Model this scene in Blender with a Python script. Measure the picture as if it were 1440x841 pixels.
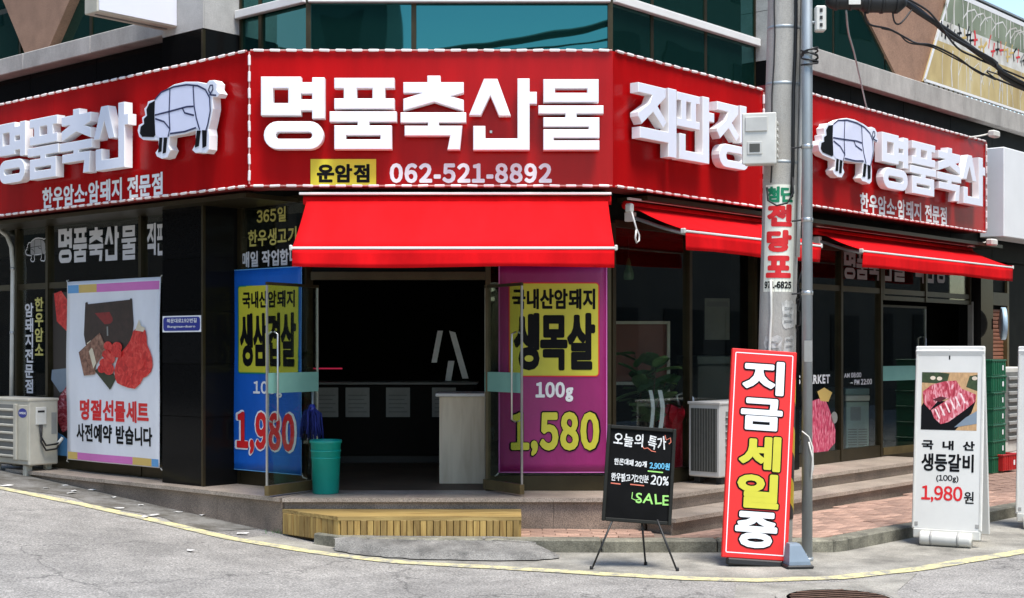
import bpy, math, random
from math import sin, cos, pi, radians as R
from mathutils import Vector, Matrix
from mathutils.geometry import tessellate_polygon

random.seed(7)
sc = bpy.context.scene
for o in list(bpy.data.objects):
    bpy.data.objects.remove(o)
COL = sc.collection

# ------------------------------------------------------------------ camera, sky, sun, exposure
CAM = (0.0, -11.8, 1.6)
FPX = 1990.0                      # focal length in photo pixels (photo 1440 wide)
cam = bpy.data.cameras.new('camera')
cam.sensor_width = 36.0
cam.lens = 36.0 * FPX / 1440.0
cam.shift_y = 69.5 / 1440.0
cam.clip_start = 0.1
cam.clip_end = 800.0
camo = bpy.data.objects.new('camera', cam)
camo.location = CAM
camo.rotation_euler = (R(90), 0, 0)
COL.objects.link(camo)
sc.camera = camo

SUN_EL, SUN_AZ = 68.0, 150.0      # azimuth clockwise from +Y
world = bpy.data.worlds.new('World')
sc.world = world
world.use_nodes = True
wn, wl = world.node_tree.nodes, world.node_tree.links
bg = wn['Background']
sky = wn.new('ShaderNodeTexSky')
sky.sky_type = 'NISHITA'
sky.sun_disc = False
sky.sun_elevation = R(SUN_EL)
sky.sun_rotation = R(SUN_AZ)
sky.altitude = 50
sky.air_density = 1.3
sky.dust_density = 0.7
sky.ozone_density = 2.6
wl.new(sky.outputs[0], bg.inputs[0])
bg.inputs[1].default_value = 0.13

sun = bpy.data.lights.new('sun', 'SUN')
sun.energy = 2.9
sun.angle = R(22)
sun.color = (1.0, 0.955, 0.89)
suno = bpy.data.objects.new('sun', sun)
sd = Vector((sin(R(SUN_AZ)) * cos(R(SUN_EL)), cos(R(SUN_AZ)) * cos(R(SUN_EL)), sin(R(SUN_EL))))
suno.rotation_euler = sd.to_track_quat('Z', 'Y').to_euler()
suno.location = (0, 0, 30)
COL.objects.link(suno)

sc.view_settings.view_transform = 'Standard'
sc.view_settings.look = 'None'
sc.view_settings.gamma = 1.0
sc.view_settings.exposure = 1.1
sc.view_settings.use_curve_mapping = False

# ------------------------------------------------------------------ materials
MATS = {}

def newmat(name):
    m = bpy.data.materials.new(name)
    m.use_nodes = True
    nt = m.node_tree
    return m, nt.nodes, nt.links, nt.nodes['Principled BSDF']

def c4(c):
    return (c[0], c[1], c[2], 1.0)

def pm(name, col, rough=0.5, metal=0.0, var=0.12, scale=6.0, bump=0.0, bscale=60.0, spec=0.5, stretch=(1, 1, 1),
       rnd=0.0, col2=None, emit=0.0, fine=0.0, fscale=300.0):
    """Principled with noise driven colour variation, fine speckle, bump and per-object variation."""
    if name in MATS:
        return MATS[name]
    m, n, l, p = newmat(name)
    tc = n.new('ShaderNodeTexCoord')
    mp = n.new('ShaderNodeMapping')
    mp.inputs['Scale'].default_value = stretch
    l.new(tc.outputs['Object'], mp.inputs[0])
    nz = n.new('ShaderNodeTexNoise')
    nz.inputs['Scale'].default_value = scale
    nz.inputs['Detail'].default_value = 6
    nz.inputs['Roughness'].default_value = 0.62
    l.new(mp.outputs[0], nz.inputs['Vector'])
    rp = n.new('ShaderNodeValToRGB')
    rp.color_ramp.elements[0].position = 0.3
    rp.color_ramp.elements[1].position = 0.7
    a = col2 if col2 else tuple(max(0, c * (1 - var)) for c in col)
    b = tuple(min(1, c * (1 + var)) for c in col) if not col2 else col
    rp.color_ramp.elements[0].color = c4(a)
    rp.color_ramp.elements[1].color = c4(b)
    l.new(nz.outputs[0], rp.inputs[0])
    out = rp.outputs[0]
    if fine:
        fz = n.new('ShaderNodeTexNoise')
        fz.inputs['Scale'].default_value = fscale
        fz.inputs['Detail'].default_value = 2
        l.new(tc.outputs['Object'], fz.inputs['Vector'])
        mr = n.new('ShaderNodeMapRange')
        mr.inputs[1].default_value = 0.3
        mr.inputs[2].default_value = 0.7
        mr.inputs[3].default_value = 1 - fine
        mr.inputs[4].default_value = 1 + fine
        l.new(fz.outputs[0], mr.inputs[0])
        mx = n.new('ShaderNodeVectorMath')
        mx.operation = 'SCALE'
        l.new(out, mx.inputs[0])
        l.new(mr.outputs[0], mx.inputs['Scale'])
        out = mx.outputs[0]
    if rnd:
        oi = n.new('ShaderNodeObjectInfo')
        mr = n.new('ShaderNodeMapRange')
        mr.inputs[3].default_value = 1 - rnd
        mr.inputs[4].default_value = 1 + rnd
        l.new(oi.outputs['Random'], mr.inputs[0])
        mx = n.new('ShaderNodeVectorMath')
        mx.operation = 'SCALE'
        l.new(out, mx.inputs[0])
        l.new(mr.outputs[0], mx.inputs['Scale'])
        out = mx.outputs[0]
    l.new(out, p.inputs['Base Color'])
    p.inputs['Roughness'].default_value = rough
    p.inputs['Metallic'].default_value = metal
    p.inputs['Specular IOR Level'].default_value = spec
    if bump:
        bz = n.new('ShaderNodeTexNoise')
        bz.inputs['Scale'].default_value = bscale
        bz.inputs['Detail'].default_value = 4
        l.new(mp.outputs[0], bz.inputs['Vector'])
        bp = n.new('ShaderNodeBump')
        bp.inputs['Strength'].default_value = min(1, bump)
        bp.inputs['Distance'].default_value = 0.01
        l.new(bz.outputs[0], bp.inputs['Height'])
        l.new(bp.outputs[0], p.inputs['Normal'])
    if emit:
        p.inputs['Emission Color'].default_value = c4(col)
        p.inputs['Emission Strength'].default_value = emit
    MATS[name] = m
    return m

def m_asphalt():
    m, n, l, p = newmat('asphalt')
    tc = n.new('ShaderNodeTexCoord')
    def noise(s, d=3, r=0.6):
        z = n.new('ShaderNodeTexNoise')
        z.inputs['Scale'].default_value = s
        z.inputs['Detail'].default_value = d
        z.inputs['Roughness'].default_value = r
        l.new(tc.outputs['Object'], z.inputs['Vector'])
        return z
    def mrange(src, a, b, c, d):
        q = n.new('ShaderNodeMapRange')
        for i, v in enumerate((a, b, c, d)):
            q.inputs[i + 1].default_value = v
        l.new(src, q.inputs[0])
        return q.outputs[0]
    big, mid, fin = noise(0.45, 5), noise(3.5, 5, 0.7), noise(75, 3, 0.75)
    vo = n.new('ShaderNodeTexVoronoi')
    vo.inputs['Scale'].default_value = 95
    l.new(tc.outputs['Object'], vo.inputs['Vector'])
    def mul(a, b):
        q = n.new('ShaderNodeMath'); q.operation = 'MULTIPLY'
        l.new(a, q.inputs[0]); l.new(b, q.inputs[1])
        return q.outputs[0]
    f = mul(mrange(big.outputs[0], 0.3, 0.7, 0.74, 1.16), mrange(mid.outputs[0], 0.25, 0.75, 0.72, 1.2))
    f = mul(f, mrange(fin.outputs[0], 0.3, 0.7, 0.38, 1.6))
    sp = n.new('ShaderNodeSeparateColor')
    l.new(vo.outputs['Color'], sp.inputs[0])
    f = mul(f, mrange(sp.outputs[0], 0, 1, 0.72, 1.3))
    # crazing and long cracks
    v2 = n.new('ShaderNodeTexVoronoi')
    v2.feature = 'DISTANCE_TO_EDGE'
    v2.inputs['Scale'].default_value = 0.55
    wz = noise(2.2, 4)
    ad = n.new('ShaderNodeVectorMath'); ad.operation = 'ADD'
    sc2 = n.new('ShaderNodeVectorMath'); sc2.operation = 'SCALE'
    sc2.inputs['Scale'].default_value = 0.9
    l.new(wz.outputs['Color'], sc2.inputs[0])
    l.new(tc.outputs['Object'], ad.inputs[0]); l.new(sc2.outputs[0], ad.inputs[1])
    l.new(ad.outputs[0], v2.inputs['Vector'])
    f = mul(f, mrange(v2.outputs['Distance'], 0.0, 0.012, 0.5, 1.0))
    cm = n.new('ShaderNodeVectorMath'); cm.operation = 'SCALE'
    cm.inputs[0].default_value = (0.275, 0.258, 0.232)
    l.new(f, cm.inputs['Scale'])
    l.new(cm.outputs[0], p.inputs['Base Color'])
    p.inputs['Roughness'].default_value = 0.88
    bp = n.new('ShaderNodeBump')
    bp.inputs['Strength'].default_value = 0.7
    bp.inputs['Distance'].default_value = 0.006
    l.new(fin.outputs[0], bp.inputs['Height'])
    l.new(bp.outputs[0], p.inputs['Normal'])
    return m

def m_worn(name, paint, under, lo, hi, scale=9.0):
    """worn paint: paint flaking off to what lies under it"""
    m, n, l, p = newmat(name)
    tc = n.new('ShaderNodeTexCoord')
    z = n.new('ShaderNodeTexNoise')
    z.inputs['Scale'].default_value = scale
    z.inputs['Detail'].default_value = 8
    z.inputs['Roughness'].default_value = 0.75
    l.new(tc.outputs['Object'], z.inputs['Vector'])
    f = n.new('ShaderNodeTexNoise')
    f.inputs['Scale'].default_value = 90
    l.new(tc.outputs['Object'], f.inputs['Vector'])
    r = n.new('ShaderNodeValToRGB')
    r.color_ramp.elements[0].position = lo
    r.color_ramp.elements[0].color = c4(under)
    r.color_ramp.elements[1].position = hi
    r.color_ramp.elements[1].color = c4(paint)
    l.new(z.outputs[0], r.inputs[0])
    mr = n.new('ShaderNodeMapRange')
    mr.inputs[1].default_value = 0.3; mr.inputs[2].default_value = 0.7
    mr.inputs[3].default_value = 0.75; mr.inputs[4].default_value = 1.2
    l.new(f.outputs[0], mr.inputs[0])
    s = n.new('ShaderNodeVectorMath'); s.operation = 'SCALE'
    l.new(r.outputs[0], s.inputs[0]); l.new(mr.outputs[0], s.inputs['Scale'])
    l.new(s.outputs[0], p.inputs['Base Color'])
    p.inputs['Roughness'].default_value = 0.85
    return m

def m_glass(name, tint=(0.92, 0.95, 0.92), gloss=0.010):
    m = bpy.data.materials.new(name)
    m.use_nodes = True
    n, l = m.node_tree.nodes, m.node_tree.links
    n.clear()
    out = n.new('ShaderNodeOutputMaterial')
    t = n.new('ShaderNodeBsdfTransparent')
    t.inputs[0].default_value = c4(tint)
    g = n.new('ShaderNodeBsdfGlossy')
    g.inputs['Roughness'].default_value = 0.01
    lw = n.new('ShaderNodeLayerWeight')
    lw.inputs[0].default_value = 0.25
    mr = n.new('ShaderNodeMapRange')
    mr.inputs[3].default_value = gloss
    mr.inputs[4].default_value = gloss + 0.22
    l.new(lw.outputs['Fresnel'], mr.inputs[0])
    mx = n.new('ShaderNodeMixShader')
    l.new(mr.outputs[0], mx.inputs[0])
    l.new(t.outputs[0], mx.inputs[1])
    l.new(g.outputs[0], mx.inputs[2])
    l.new(mx.outputs[0], out.inputs[0])
    return m

def m_tealglass():
    """reflective tinted curtain-wall glass, slightly wavy"""
    m, n, l, p = newmat('tinted_glass')
    tc = n.new('ShaderNodeTexCoord')
    z = n.new('ShaderNodeTexNoise')
    z.inputs['Scale'].default_value = 1.7
    z.inputs['Detail'].default_value = 1
    l.new(tc.outputs['Object'], z.inputs['Vector'])
    b = n.new('ShaderNodeBump')
    b.inputs['Strength'].default_value = 0.035
    b.inputs['Distance'].default_value = 0.05
    l.new(z.outputs[0], b.inputs['Height'])
    l.new(b.outputs[0], p.inputs['Normal'])
    p.inputs['Base Color'].default_value = (0.003, 0.016, 0.013, 1)
    p.inputs['Roughness'].default_value = 0.015
    p.inputs['IOR'].default_value = 2.3
    p.inputs['Specular Tint'].default_value = (0.22, 0.92, 0.90, 1)
    return m

def m_wood(name, a, b, stretch):
    m, n, l, p = newmat(name)
    tc = n.new('ShaderNodeTexCoord')
    oi = n.new('ShaderNodeObjectInfo')
    ad = n.new('ShaderNodeVectorMath'); ad.operation = 'ADD'
    cx = n.new('ShaderNodeCombineXYZ')
    ml = n.new('ShaderNodeMath'); ml.operation = 'MULTIPLY'
    ml.inputs[1].default_value = 37.0
    l.new(oi.outputs['Random'], ml.inputs[0])
    for i in range(3):
        l.new(ml.outputs[0], cx.inputs[i])
    l.new(tc.outputs['Object'], ad.inputs[0]); l.new(cx.outputs[0], ad.inputs[1])
    mp = n.new('ShaderNodeMapping')
    mp.inputs['Scale'].default_value = stretch
    l.new(ad.outputs[0], mp.inputs[0])
    z = n.new('ShaderNodeTexNoise')
    z.inputs['Scale'].default_value = 1.0
    z.inputs['Detail'].default_value = 6
    z.inputs['Distortion'].default_value = 0.6
    l.new(mp.outputs[0], z.inputs['Vector'])
    r = n.new('ShaderNodeValToRGB')
    r.color_ramp.elements[0].position = 0.33
    r.color_ramp.elements[0].color = c4(a)
    r.color_ramp.elements[1].position = 0.66
    r.color_ramp.elements[1].color = c4(b)
    l.new(z.outputs[0], r.inputs[0])
    mr = n.new('ShaderNodeMapRange')
    mr.inputs[3].default_value = 0.68; mr.inputs[4].default_value = 1.22
    l.new(oi.outputs['Random'], mr.inputs[0])
    s = n.new('ShaderNodeVectorMath'); s.operation = 'SCALE'
    l.new(r.outputs[0], s.inputs[0]); l.new(mr.outputs[0], s.inputs['Scale'])
    l.new(s.outputs[0], p.inputs['Base Color'])
    p.inputs['Roughness'].default_value = 0.6
    return m

def m_ramp(name, stops, scale, rough=0.5, stretch=(1, 1, 1), distort=0.5, detail=5, rot=(0, 0, 0)):
    """print colours: noise through a several-colour ramp"""
    m, n, l, p = newmat(name)
    tc = n.new('ShaderNodeTexCoord')
    mp = n.new('ShaderNodeMapping')
    mp.inputs['Scale'].default_value = stretch
    mp.inputs['Rotation'].default_value = rot
    l.new(tc.outputs['Object'], mp.inputs[0])
    z = n.new('ShaderNodeTexNoise')
    z.inputs['Scale'].default_value = scale
    z.inputs['Detail'].default_value = detail
    z.inputs['Distortion'].default_value = distort
    l.new(mp.outputs[0], z.inputs['Vector'])
    r = n.new('ShaderNodeValToRGB')
    e = r.color_ramp.elements
    e[0].position, e[0].color = stops[0][0], c4(stops[0][1])
    e[1].position, e[1].color = stops[-1][0], c4(stops[-1][1])
    for pos, col in stops[1:-1]:
        q = e.new(pos); q.color = c4(col)
    l.new(z.outputs[0], r.inputs[0])
    l.new(r.outputs[0], p.inputs['Base Color'])
    p.inputs['Roughness'].default_value = rough
    return m

def m_stripes(name, a, b, scale, rot):
    m, n, l, p = newmat(name)
    tc = n.new('ShaderNodeTexCoord')
    mp = n.new('ShaderNodeMapping')
    mp.inputs['Rotation'].default_value = rot
    l.new(tc.outputs['Object'], mp.inputs[0])
    w = n.new('ShaderNodeTexWave')
    w.bands_direction = 'Z'
    w.inputs['Scale'].default_value = scale
    l.new(mp.outputs[0], w.inputs['Vector'])
    r = n.new('ShaderNodeValToRGB')
    r.color_ramp.interpolation = 'CONSTANT'
    r.color_ramp.elements[0].color = c4(a)
    r.color_ramp.elements[1].position = 0.5
    r.color_ramp.elements[1].color = c4(b)
    l.new(w.outputs['Color'], r.inputs[0])
    l.new(r.outputs[0], p.inputs['Base Color'])
    p.inputs['Roughness'].default_value = 0.5
    return m

ASPH = m_asphalt()
SIGNRED = pm('sign_red', (0.37, 0.004, 0.005), 0.22, var=0.16, scale=3.5, spec=0.18, stretch=(1, 1, 0.12))
CANVAS = pm('awning_canvas', (0.62, 0.006, 0.009), 0.9, var=0.22, scale=3.0, stretch=(1, 0.18, 0.4), bump=0.25, bscale=12, spec=0.08)
WHITE = pm('white_acrylic', (0.78, 0.80, 0.89), 0.38, var=0.03, scale=2)
WHITE2 = pm('white_side', (0.86, 0.85, 0.84), 0.45, var=0.05, scale=2)
PRINTW = pm('white_print', (0.80, 0.80, 0.80), 0.5, var=0.02)
LILAC = pm('lilac_print', (0.72, 0.74, 0.90), 0.5, var=0.03)
INK = pm('black_print', (0.005, 0.005, 0.006), 0.6, var=0.05, spec=0.12)
YEL = pm('yellow_print', (0.70, 0.62, 0.03), 0.55, var=0.05, scale=4)
REDP = pm('red_print', (0.66, 0.012, 0.015), 0.5, var=0.05)
ROPE = pm('light_tube_white', (0.82, 0.74, 0.72), 0.4, var=0.05)
BLACKG = pm('black_granite', (0.006, 0.006, 0.006), 0.12, var=0.5, scale=140, spec=0.08, rnd=0.3)
DARKW = pm('dark_wall_panel', (0.006, 0.0065, 0.0055), 0.55, var=0.6, scale=3, spec=0.05)
STONE = pm('light_stone', (0.40, 0.39, 0.365), 0.7, var=0.14, scale=5, fine=0.18, fscale=180, bump=0.1)
CONC = pm('ledge_concrete', (0.38, 0.36, 0.33), 0.85, var=0.28, scale=3.2, stretch=(1, 1, 0.4), fine=0.15, fscale=120, bump=0.2)
POLEC = pm('pole_concrete', (0.37, 0.35, 0.31), 0.85, var=0.22, scale=3.5, fine=0.16, fscale=160, bump=0.25, stretch=(1, 1, 0.35))
GRAN = pm('pink_granite', (0.24, 0.183, 0.14), 0.5, var=0.35, scale=2.5, fine=0.6, fscale=150, rnd=0.07)
GRANT = pm('granite_tread', (0.34, 0.28, 0.225), 0.42, var=0.25, scale=3, fine=0.5, fscale=150, rnd=0.06)
BROWNST = pm('brown_stone', (0.30, 0.175, 0.115), 0.75, var=0.2, scale=4, fine=0.2, fscale=90, bump=0.15)
BRONZE = pm('bronze_frame', (0.055, 0.043, 0.022), 0.4, metal=0.7, var=0.2, scale=5)
BRONZEL = pm('bronze_base', (0.17, 0.125, 0.055), 0.42, metal=0.5, var=0.3, scale=4)
STEEL = pm('brushed_steel', (0.52, 0.52, 0.50), 0.32, metal=0.85, var=0.12, scale=6)
GALV = pm('galvanised_steel', (0.34, 0.37, 0.38), 0.5, metal=0.55, var=0.2, scale=5, stretch=(1, 1, 0.3))
ALUW = pm('white_metal_band', (0.72, 0.71, 0.68), 0.45, var=0.05)
PLASTW = pm('aged_white_plastic', (0.60, 0.585, 0.53), 0.5, var=0.12, scale=4)
CREAM = pm('cream_enamel', (0.47, 0.44, 0.36), 0.5, var=0.14, scale=4)
GREYP = pm('grey_plastic', (0.16, 0.16, 0.15), 0.5, var=0.1)
BLACKP = pm('black_rubber', (0.012, 0.012, 0.012), 0.55, var=0.2)
BRICK = pm('paver_brick', (0.33, 0.205, 0.15), 0.85, var=0.25, scale=9, fine=0.25, fscale=140, rnd=0.28, bump=0.2)
KERB = pm('kerb_granite', (0.17, 0.16, 0.12), 0.8, var=0.55, scale=6, fine=0.3, fscale=110, bump=0.3, rnd=0.12)
APRON = pm('apron_concrete', (0.25, 0.235, 0.20), 0.88, var=0.5, scale=2.2, fine=0.26, fscale=110, bump=0.3)
PATCH = pm('ramp_asphalt', (0.17, 0.163, 0.148), 0.9, var=0.5, scale=4.5, fine=0.4, fscale=95, bump=0.5, bscale=110)
YLINE = m_worn('worn_yellow_paint', (0.66, 0.58, 0.27), (0.27, 0.26, 0.225), 0.40, 0.58, 8)
WOOD = m_wood('step_timber', (0.24, 0.14, 0.035), (0.42, 0.28, 0.085), (26, 26, 3.0))
WOODT = m_wood('step_timber_top', (0.20, 0.12, 0.03), (0.46, 0.32, 0.11), (2.5, 30, 30))
LAMIN = m_wood('counter_laminate', (0.56, 0.46, 0.31), (0.70, 0.60, 0.43), (14, 14, 1.6))
TEALP = pm('teal_plastic', (0.0, 0.27, 0.21), 0.42, var=0.08)
GLASS = m_glass('shop_glass')
DOORG = m_glass('door_glass', (0.86, 0.90, 0.87), 0.012)
TGLASS = m_tealglass()
FROST = m_ramp('frosted_teal_film', [(0.3, (0.16, 0.36, 0.31)), (0.7, (0.20, 0.42, 0.36))], 4, 0.5)
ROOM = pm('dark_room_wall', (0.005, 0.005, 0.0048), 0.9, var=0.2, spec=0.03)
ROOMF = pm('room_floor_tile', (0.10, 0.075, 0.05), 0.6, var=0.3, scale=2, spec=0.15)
BLUEB = pm('blue_vinyl', (0.005, 0.105, 0.48), 0.45, var=0.15, scale=3, bump=0.7, bscale=7, stretch=(1, 1, 0.5))
PURP = pm('magenta_vinyl', (0.27, 0.007, 0.115), 0.45, var=0.15, scale=3, bump=0.7, bscale=7, stretch=(1, 1, 0.5))
WVIN = pm('white_vinyl', (0.76, 0.77, 0.80), 0.45, var=0.06, scale=3, bump=1.0, bscale=6, stretch=(1, 1, 0.45))
LIMEY = pm('lime_yellow_print', (0.56, 0.52, 0.035), 0.5, var=0.05)
GREENP = pm('green_print', (0.0, 0.21, 0.09), 0.5, var=0.05)
PINKP = pm('pink_print', (0.62, 0.17, 0.47), 0.5, var=0.04)
SKYP = pm('skyblue_print', (0.11, 0.33, 0.62), 0.5, var=0.04)
GOLDP = pm('gold_print', (0.62, 0.43, 0.12), 0.5, var=0.04)
BROWNP = pm('brown_print', (0.035, 0.018, 0.013), 0.55, var=0.35, scale=14)
CHOCP = m_ramp('chocolate_print', [(0.3, (0.07, 0.03, 0.015)), (0.5, (0.24, 0.11, 0.07)), (0.7, (0.36, 0.2, 0.13))], 22)
MEATP = m_ramp('marbled_meat_print', [(0.3, (0.10, 0.006, 0.008)), (0.46, (0.36, 0.02, 0.035)), (0.58, (0.56, 0.15, 0.17)), (0.7, (0.72, 0.45, 0.45))], 11, 0.5, (1, 1, 2.2), 1.4)
RIBP = m_ramp('rib_meat_print', [(0.36, (0.25, 0.01, 0.02)), (0.47, (0.50, 0.05, 0.08)), (0.58, (0.68, 0.25, 0.28)), (0.68, (0.8, 0.52, 0.52))], 17, 0.5, (2.2, 1, 0.7), 1.0, rot=(0, R(35), 0))
HANGP = m_ramp('hanging_meat_print', [(0.34, (0.32, 0.012, 0.05)), (0.5, (0.60, 0.055, 0.13)), (0.66, (0.75, 0.32, 0.38))], 16, 0.5, (3, 1, 0.8), 0.7)
FLESHP = m_ramp('raw_beef_print', [(0.3, (0.36, 0.006, 0.006)), (0.5, (0.62, 0.016, 0.014)), (0.72, (0.74, 0.10, 0.07))], 14, 0.5, distort=1.5)
CLOTHR = m_ramp('red_wrap', [(0.3, (0.50, 0.006, 0.02)), (0.6, (0.74, 0.02, 0.05)), (0.75, (0.78, 0.3, 0.34))], 12)
GREENC = pm('green_crate_plastic', (0.006, 0.10, 0.045), 0.45, var=0.15)
REDC = pm('red_crate_plastic', (0.42, 0.012, 0.012), 0.45, var=0.15)
LEAF = pm('leaf_green', (0.075, 0.165, 0.06), 0.4, var=0.35, scale=12, rnd=0.3)
STEMM = pm('stem_brown', (0.09, 0.06, 0.035), 0.8)
SHUT = pm('shutter_brown', (0.25, 0.10, 0.055), 0.6, var=0.15, rnd=0.1)
BOARDB = pm('chalkboard_black', (0.005, 0.005, 0.005), 0.7, var=0.4, scale=5, spec=0.08)
FRAMEB = pm('chalkboard_frame', (0.014, 0.014, 0.011), 0.5, var=0.2, spec=0.2)
CHALKW = pm('chalk_white', (0.60, 0.60, 0.58), 0.8, var=0.6, scale=60)
CHALKR = pm('chalk_red', (0.62, 0.16, 0.10), 0.8)
CHALKB = pm('chalk_blue', (0.12, 0.42, 0.62), 0.8)
CHALKG = pm('chalk_green', (0.30, 0.62, 0.15), 0.8)
BLUEM = pm('mop_blue', (0.005, 0.012, 0.13), 0.8, var=0.3, scale=20)
PALEB = pm('pale_blue_plastic', (0.19, 0.24, 0.29), 0.5, var=0.1)
HAZ = m_stripes('hazard_wrap_print', (0.68, 0.47, 0.01), (0.012, 0.012, 0.012), 1.15, (R(48), 0, 0))
RUST = pm('rusted_iron', (0.10, 0.055, 0.035), 0.85, metal=0.2, var=0.45, scale=10, bump=0.4)
PAPER = pm('paper_scrap_white', (0.62, 0.60, 0.56), 0.8, var=0.2, rnd=0.2)
PAPERD = pm('notice_paper', (0.26, 0.26, 0.24), 0.7, var=0.15)
FRIDGE = pm('freezer_enamel', (0.34, 0.42, 0.37), 0.4, var=0.06)
WINLET = pm('window_lettering', (0.62, 0.62, 0.64), 0.5, var=0.08)
WINLETY = pm('window_lettering_yellow', (0.50, 0.45, 0.12), 0.5, var=0.08)
NAVY = pm('navy_print', (0.014, 0.025, 0.24), 0.4, var=0.05)
REDGLOW = pm('red_case_lamp', (0.55, 0.02, 0.07), 0.4, emit=0.22)
OPP = pm('opposite_facade', (0.055, 0.052, 0.048), 0.8, var=0.25, scale=0.6)
MURY = m_ramp('mural_yellow', [(0.3, (0.36, 0.25, 0.10)), (0.55, (0.56, 0.44, 0.20)), (0.75, (0.66, 0.57, 0.34))], 2.2, 0.6, (1, 1, 0.5))
MURG = m_ramp('mural_green', [(0.3, (0.14, 0.17, 0.11)), (0.6, (0.25, 0.29, 0.20)), (0.75, (0.38, 0.42, 0.33))], 2.2, 0.6, (1, 1, 0.5))
MURW = m_ramp('mural_white', [(0.36, (0.52, 0.50, 0.44)), (0.6, (0.72, 0.71, 0.67))], 5, 0.6)

# ------------------------------------------------------------------ frames: x runs right along a face, -y points out of it
class Frame:
    def __init__(s, ox, oy, deg):
        s.o = (ox, oy); s.a = R(deg)
        s.x = (cos(s.a), sin(s.a)); s.y = (-sin(s.a), cos(s.a))
    def world(s, u, v, z=0.0):
        return Vector((s.o[0] + s.x[0] * u + s.y[0] * v, s.o[1] + s.x[1] * u + s.y[1] * v, z))
    def at(s, px, py, out=0.0):
        """photo pixel -> (u, z) on this face, `out` metres in front of it"""
        d = ((px - 720.0) / FPX, 1.0, (490.0 - py) / FPX)
        p = (CAM[0] - s.o[0], CAM[1] - s.o[1])
        k = (-out - (p[0] * s.y[0] + p[1] * s.y[1])) / (d[0] * s.y[0] + d[1] * s.y[1])
        w = (p[0] + d[0] * k, p[1] + d[1] * k)
        return (w[0] * s.x[0] + w[1] * s.x[1], CAM[2] + d[2] * k)
    def u(s, px, out=0.0):
        return s.at(px, 490, out)[0]

AL, AR = -41.0, 49.0
FF = Frame(0, 0, 0)                # front sign plane
FL = Frame(-2.19, 0, AL)           # left sign plane
FR = Frame(0.842, 0, AR)           # right sign plane
WF = Frame(0, 0.6, 0)              # shopfront wall planes behind the signs
WL = Frame(-1.78, 0.6, AL)
WR = Frame(0.86, 0.6, AR)

def gz(x, y):
    u = -(x + 1.4)
    z = 0.085 * 0.5 * (u + math.sqrt(u * u + 0.12))
    return min(z, 0.335 + 0.02 * (1 - math.exp(-max(0, z - 0.3) * 4)))

def ground(px, py, lift=0.0):
    z = 0.0
    for _ in range(25):
        k = (CAM[2] - z - lift) * FPX / (py - 490.0)
        x, y = (px - 720.0) * k / FPX, CAM[1] + k
        z = gz(x, y)
    return Vector((x, y, z + lift))

# ------------------------------------------------------------------ objects
def link(o, parent=None):
    COL.objects.link(o)
    if parent is not None:
        o.parent = parent
    return o

def tag(o, label=None, cat=None, group=None, kind=None):
    if label: o['label'] = label
    if cat: o['category'] = cat
    if group: o['group'] = group
    if kind: o['kind'] = kind
    return o

def thing(name, label, cat, loc=(0, 0, 0), rz=0.0, group=None, rx=0.0, ry=0.0):
    o = bpy.data.objects.new(name, None)
    o.empty_display_size = 0.1
    o.location = loc
    o.rotation_euler = (rx, ry, rz)
    link(o)
    return tag(o, label, cat, group)

def on(fr, name, label, cat, group=None):
    """a thing whose parts are given in the coordinates of a face"""
    return thing(name, label, cat, (fr.o[0], fr.o[1], 0), fr.a, group)

def meshobj(name, verts, faces, mat, parent=None, smooth=False):
    me = bpy.data.meshes.new(name)
    me.from_pydata([tuple(v) for v in verts], [], faces)
    me.update()
    me.materials.append(mat)
    if smooth:
        me.polygons.foreach_set('use_smooth', [True] * len(me.polygons))
    return link(bpy.data.objects.new(name, me), parent)

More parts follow.
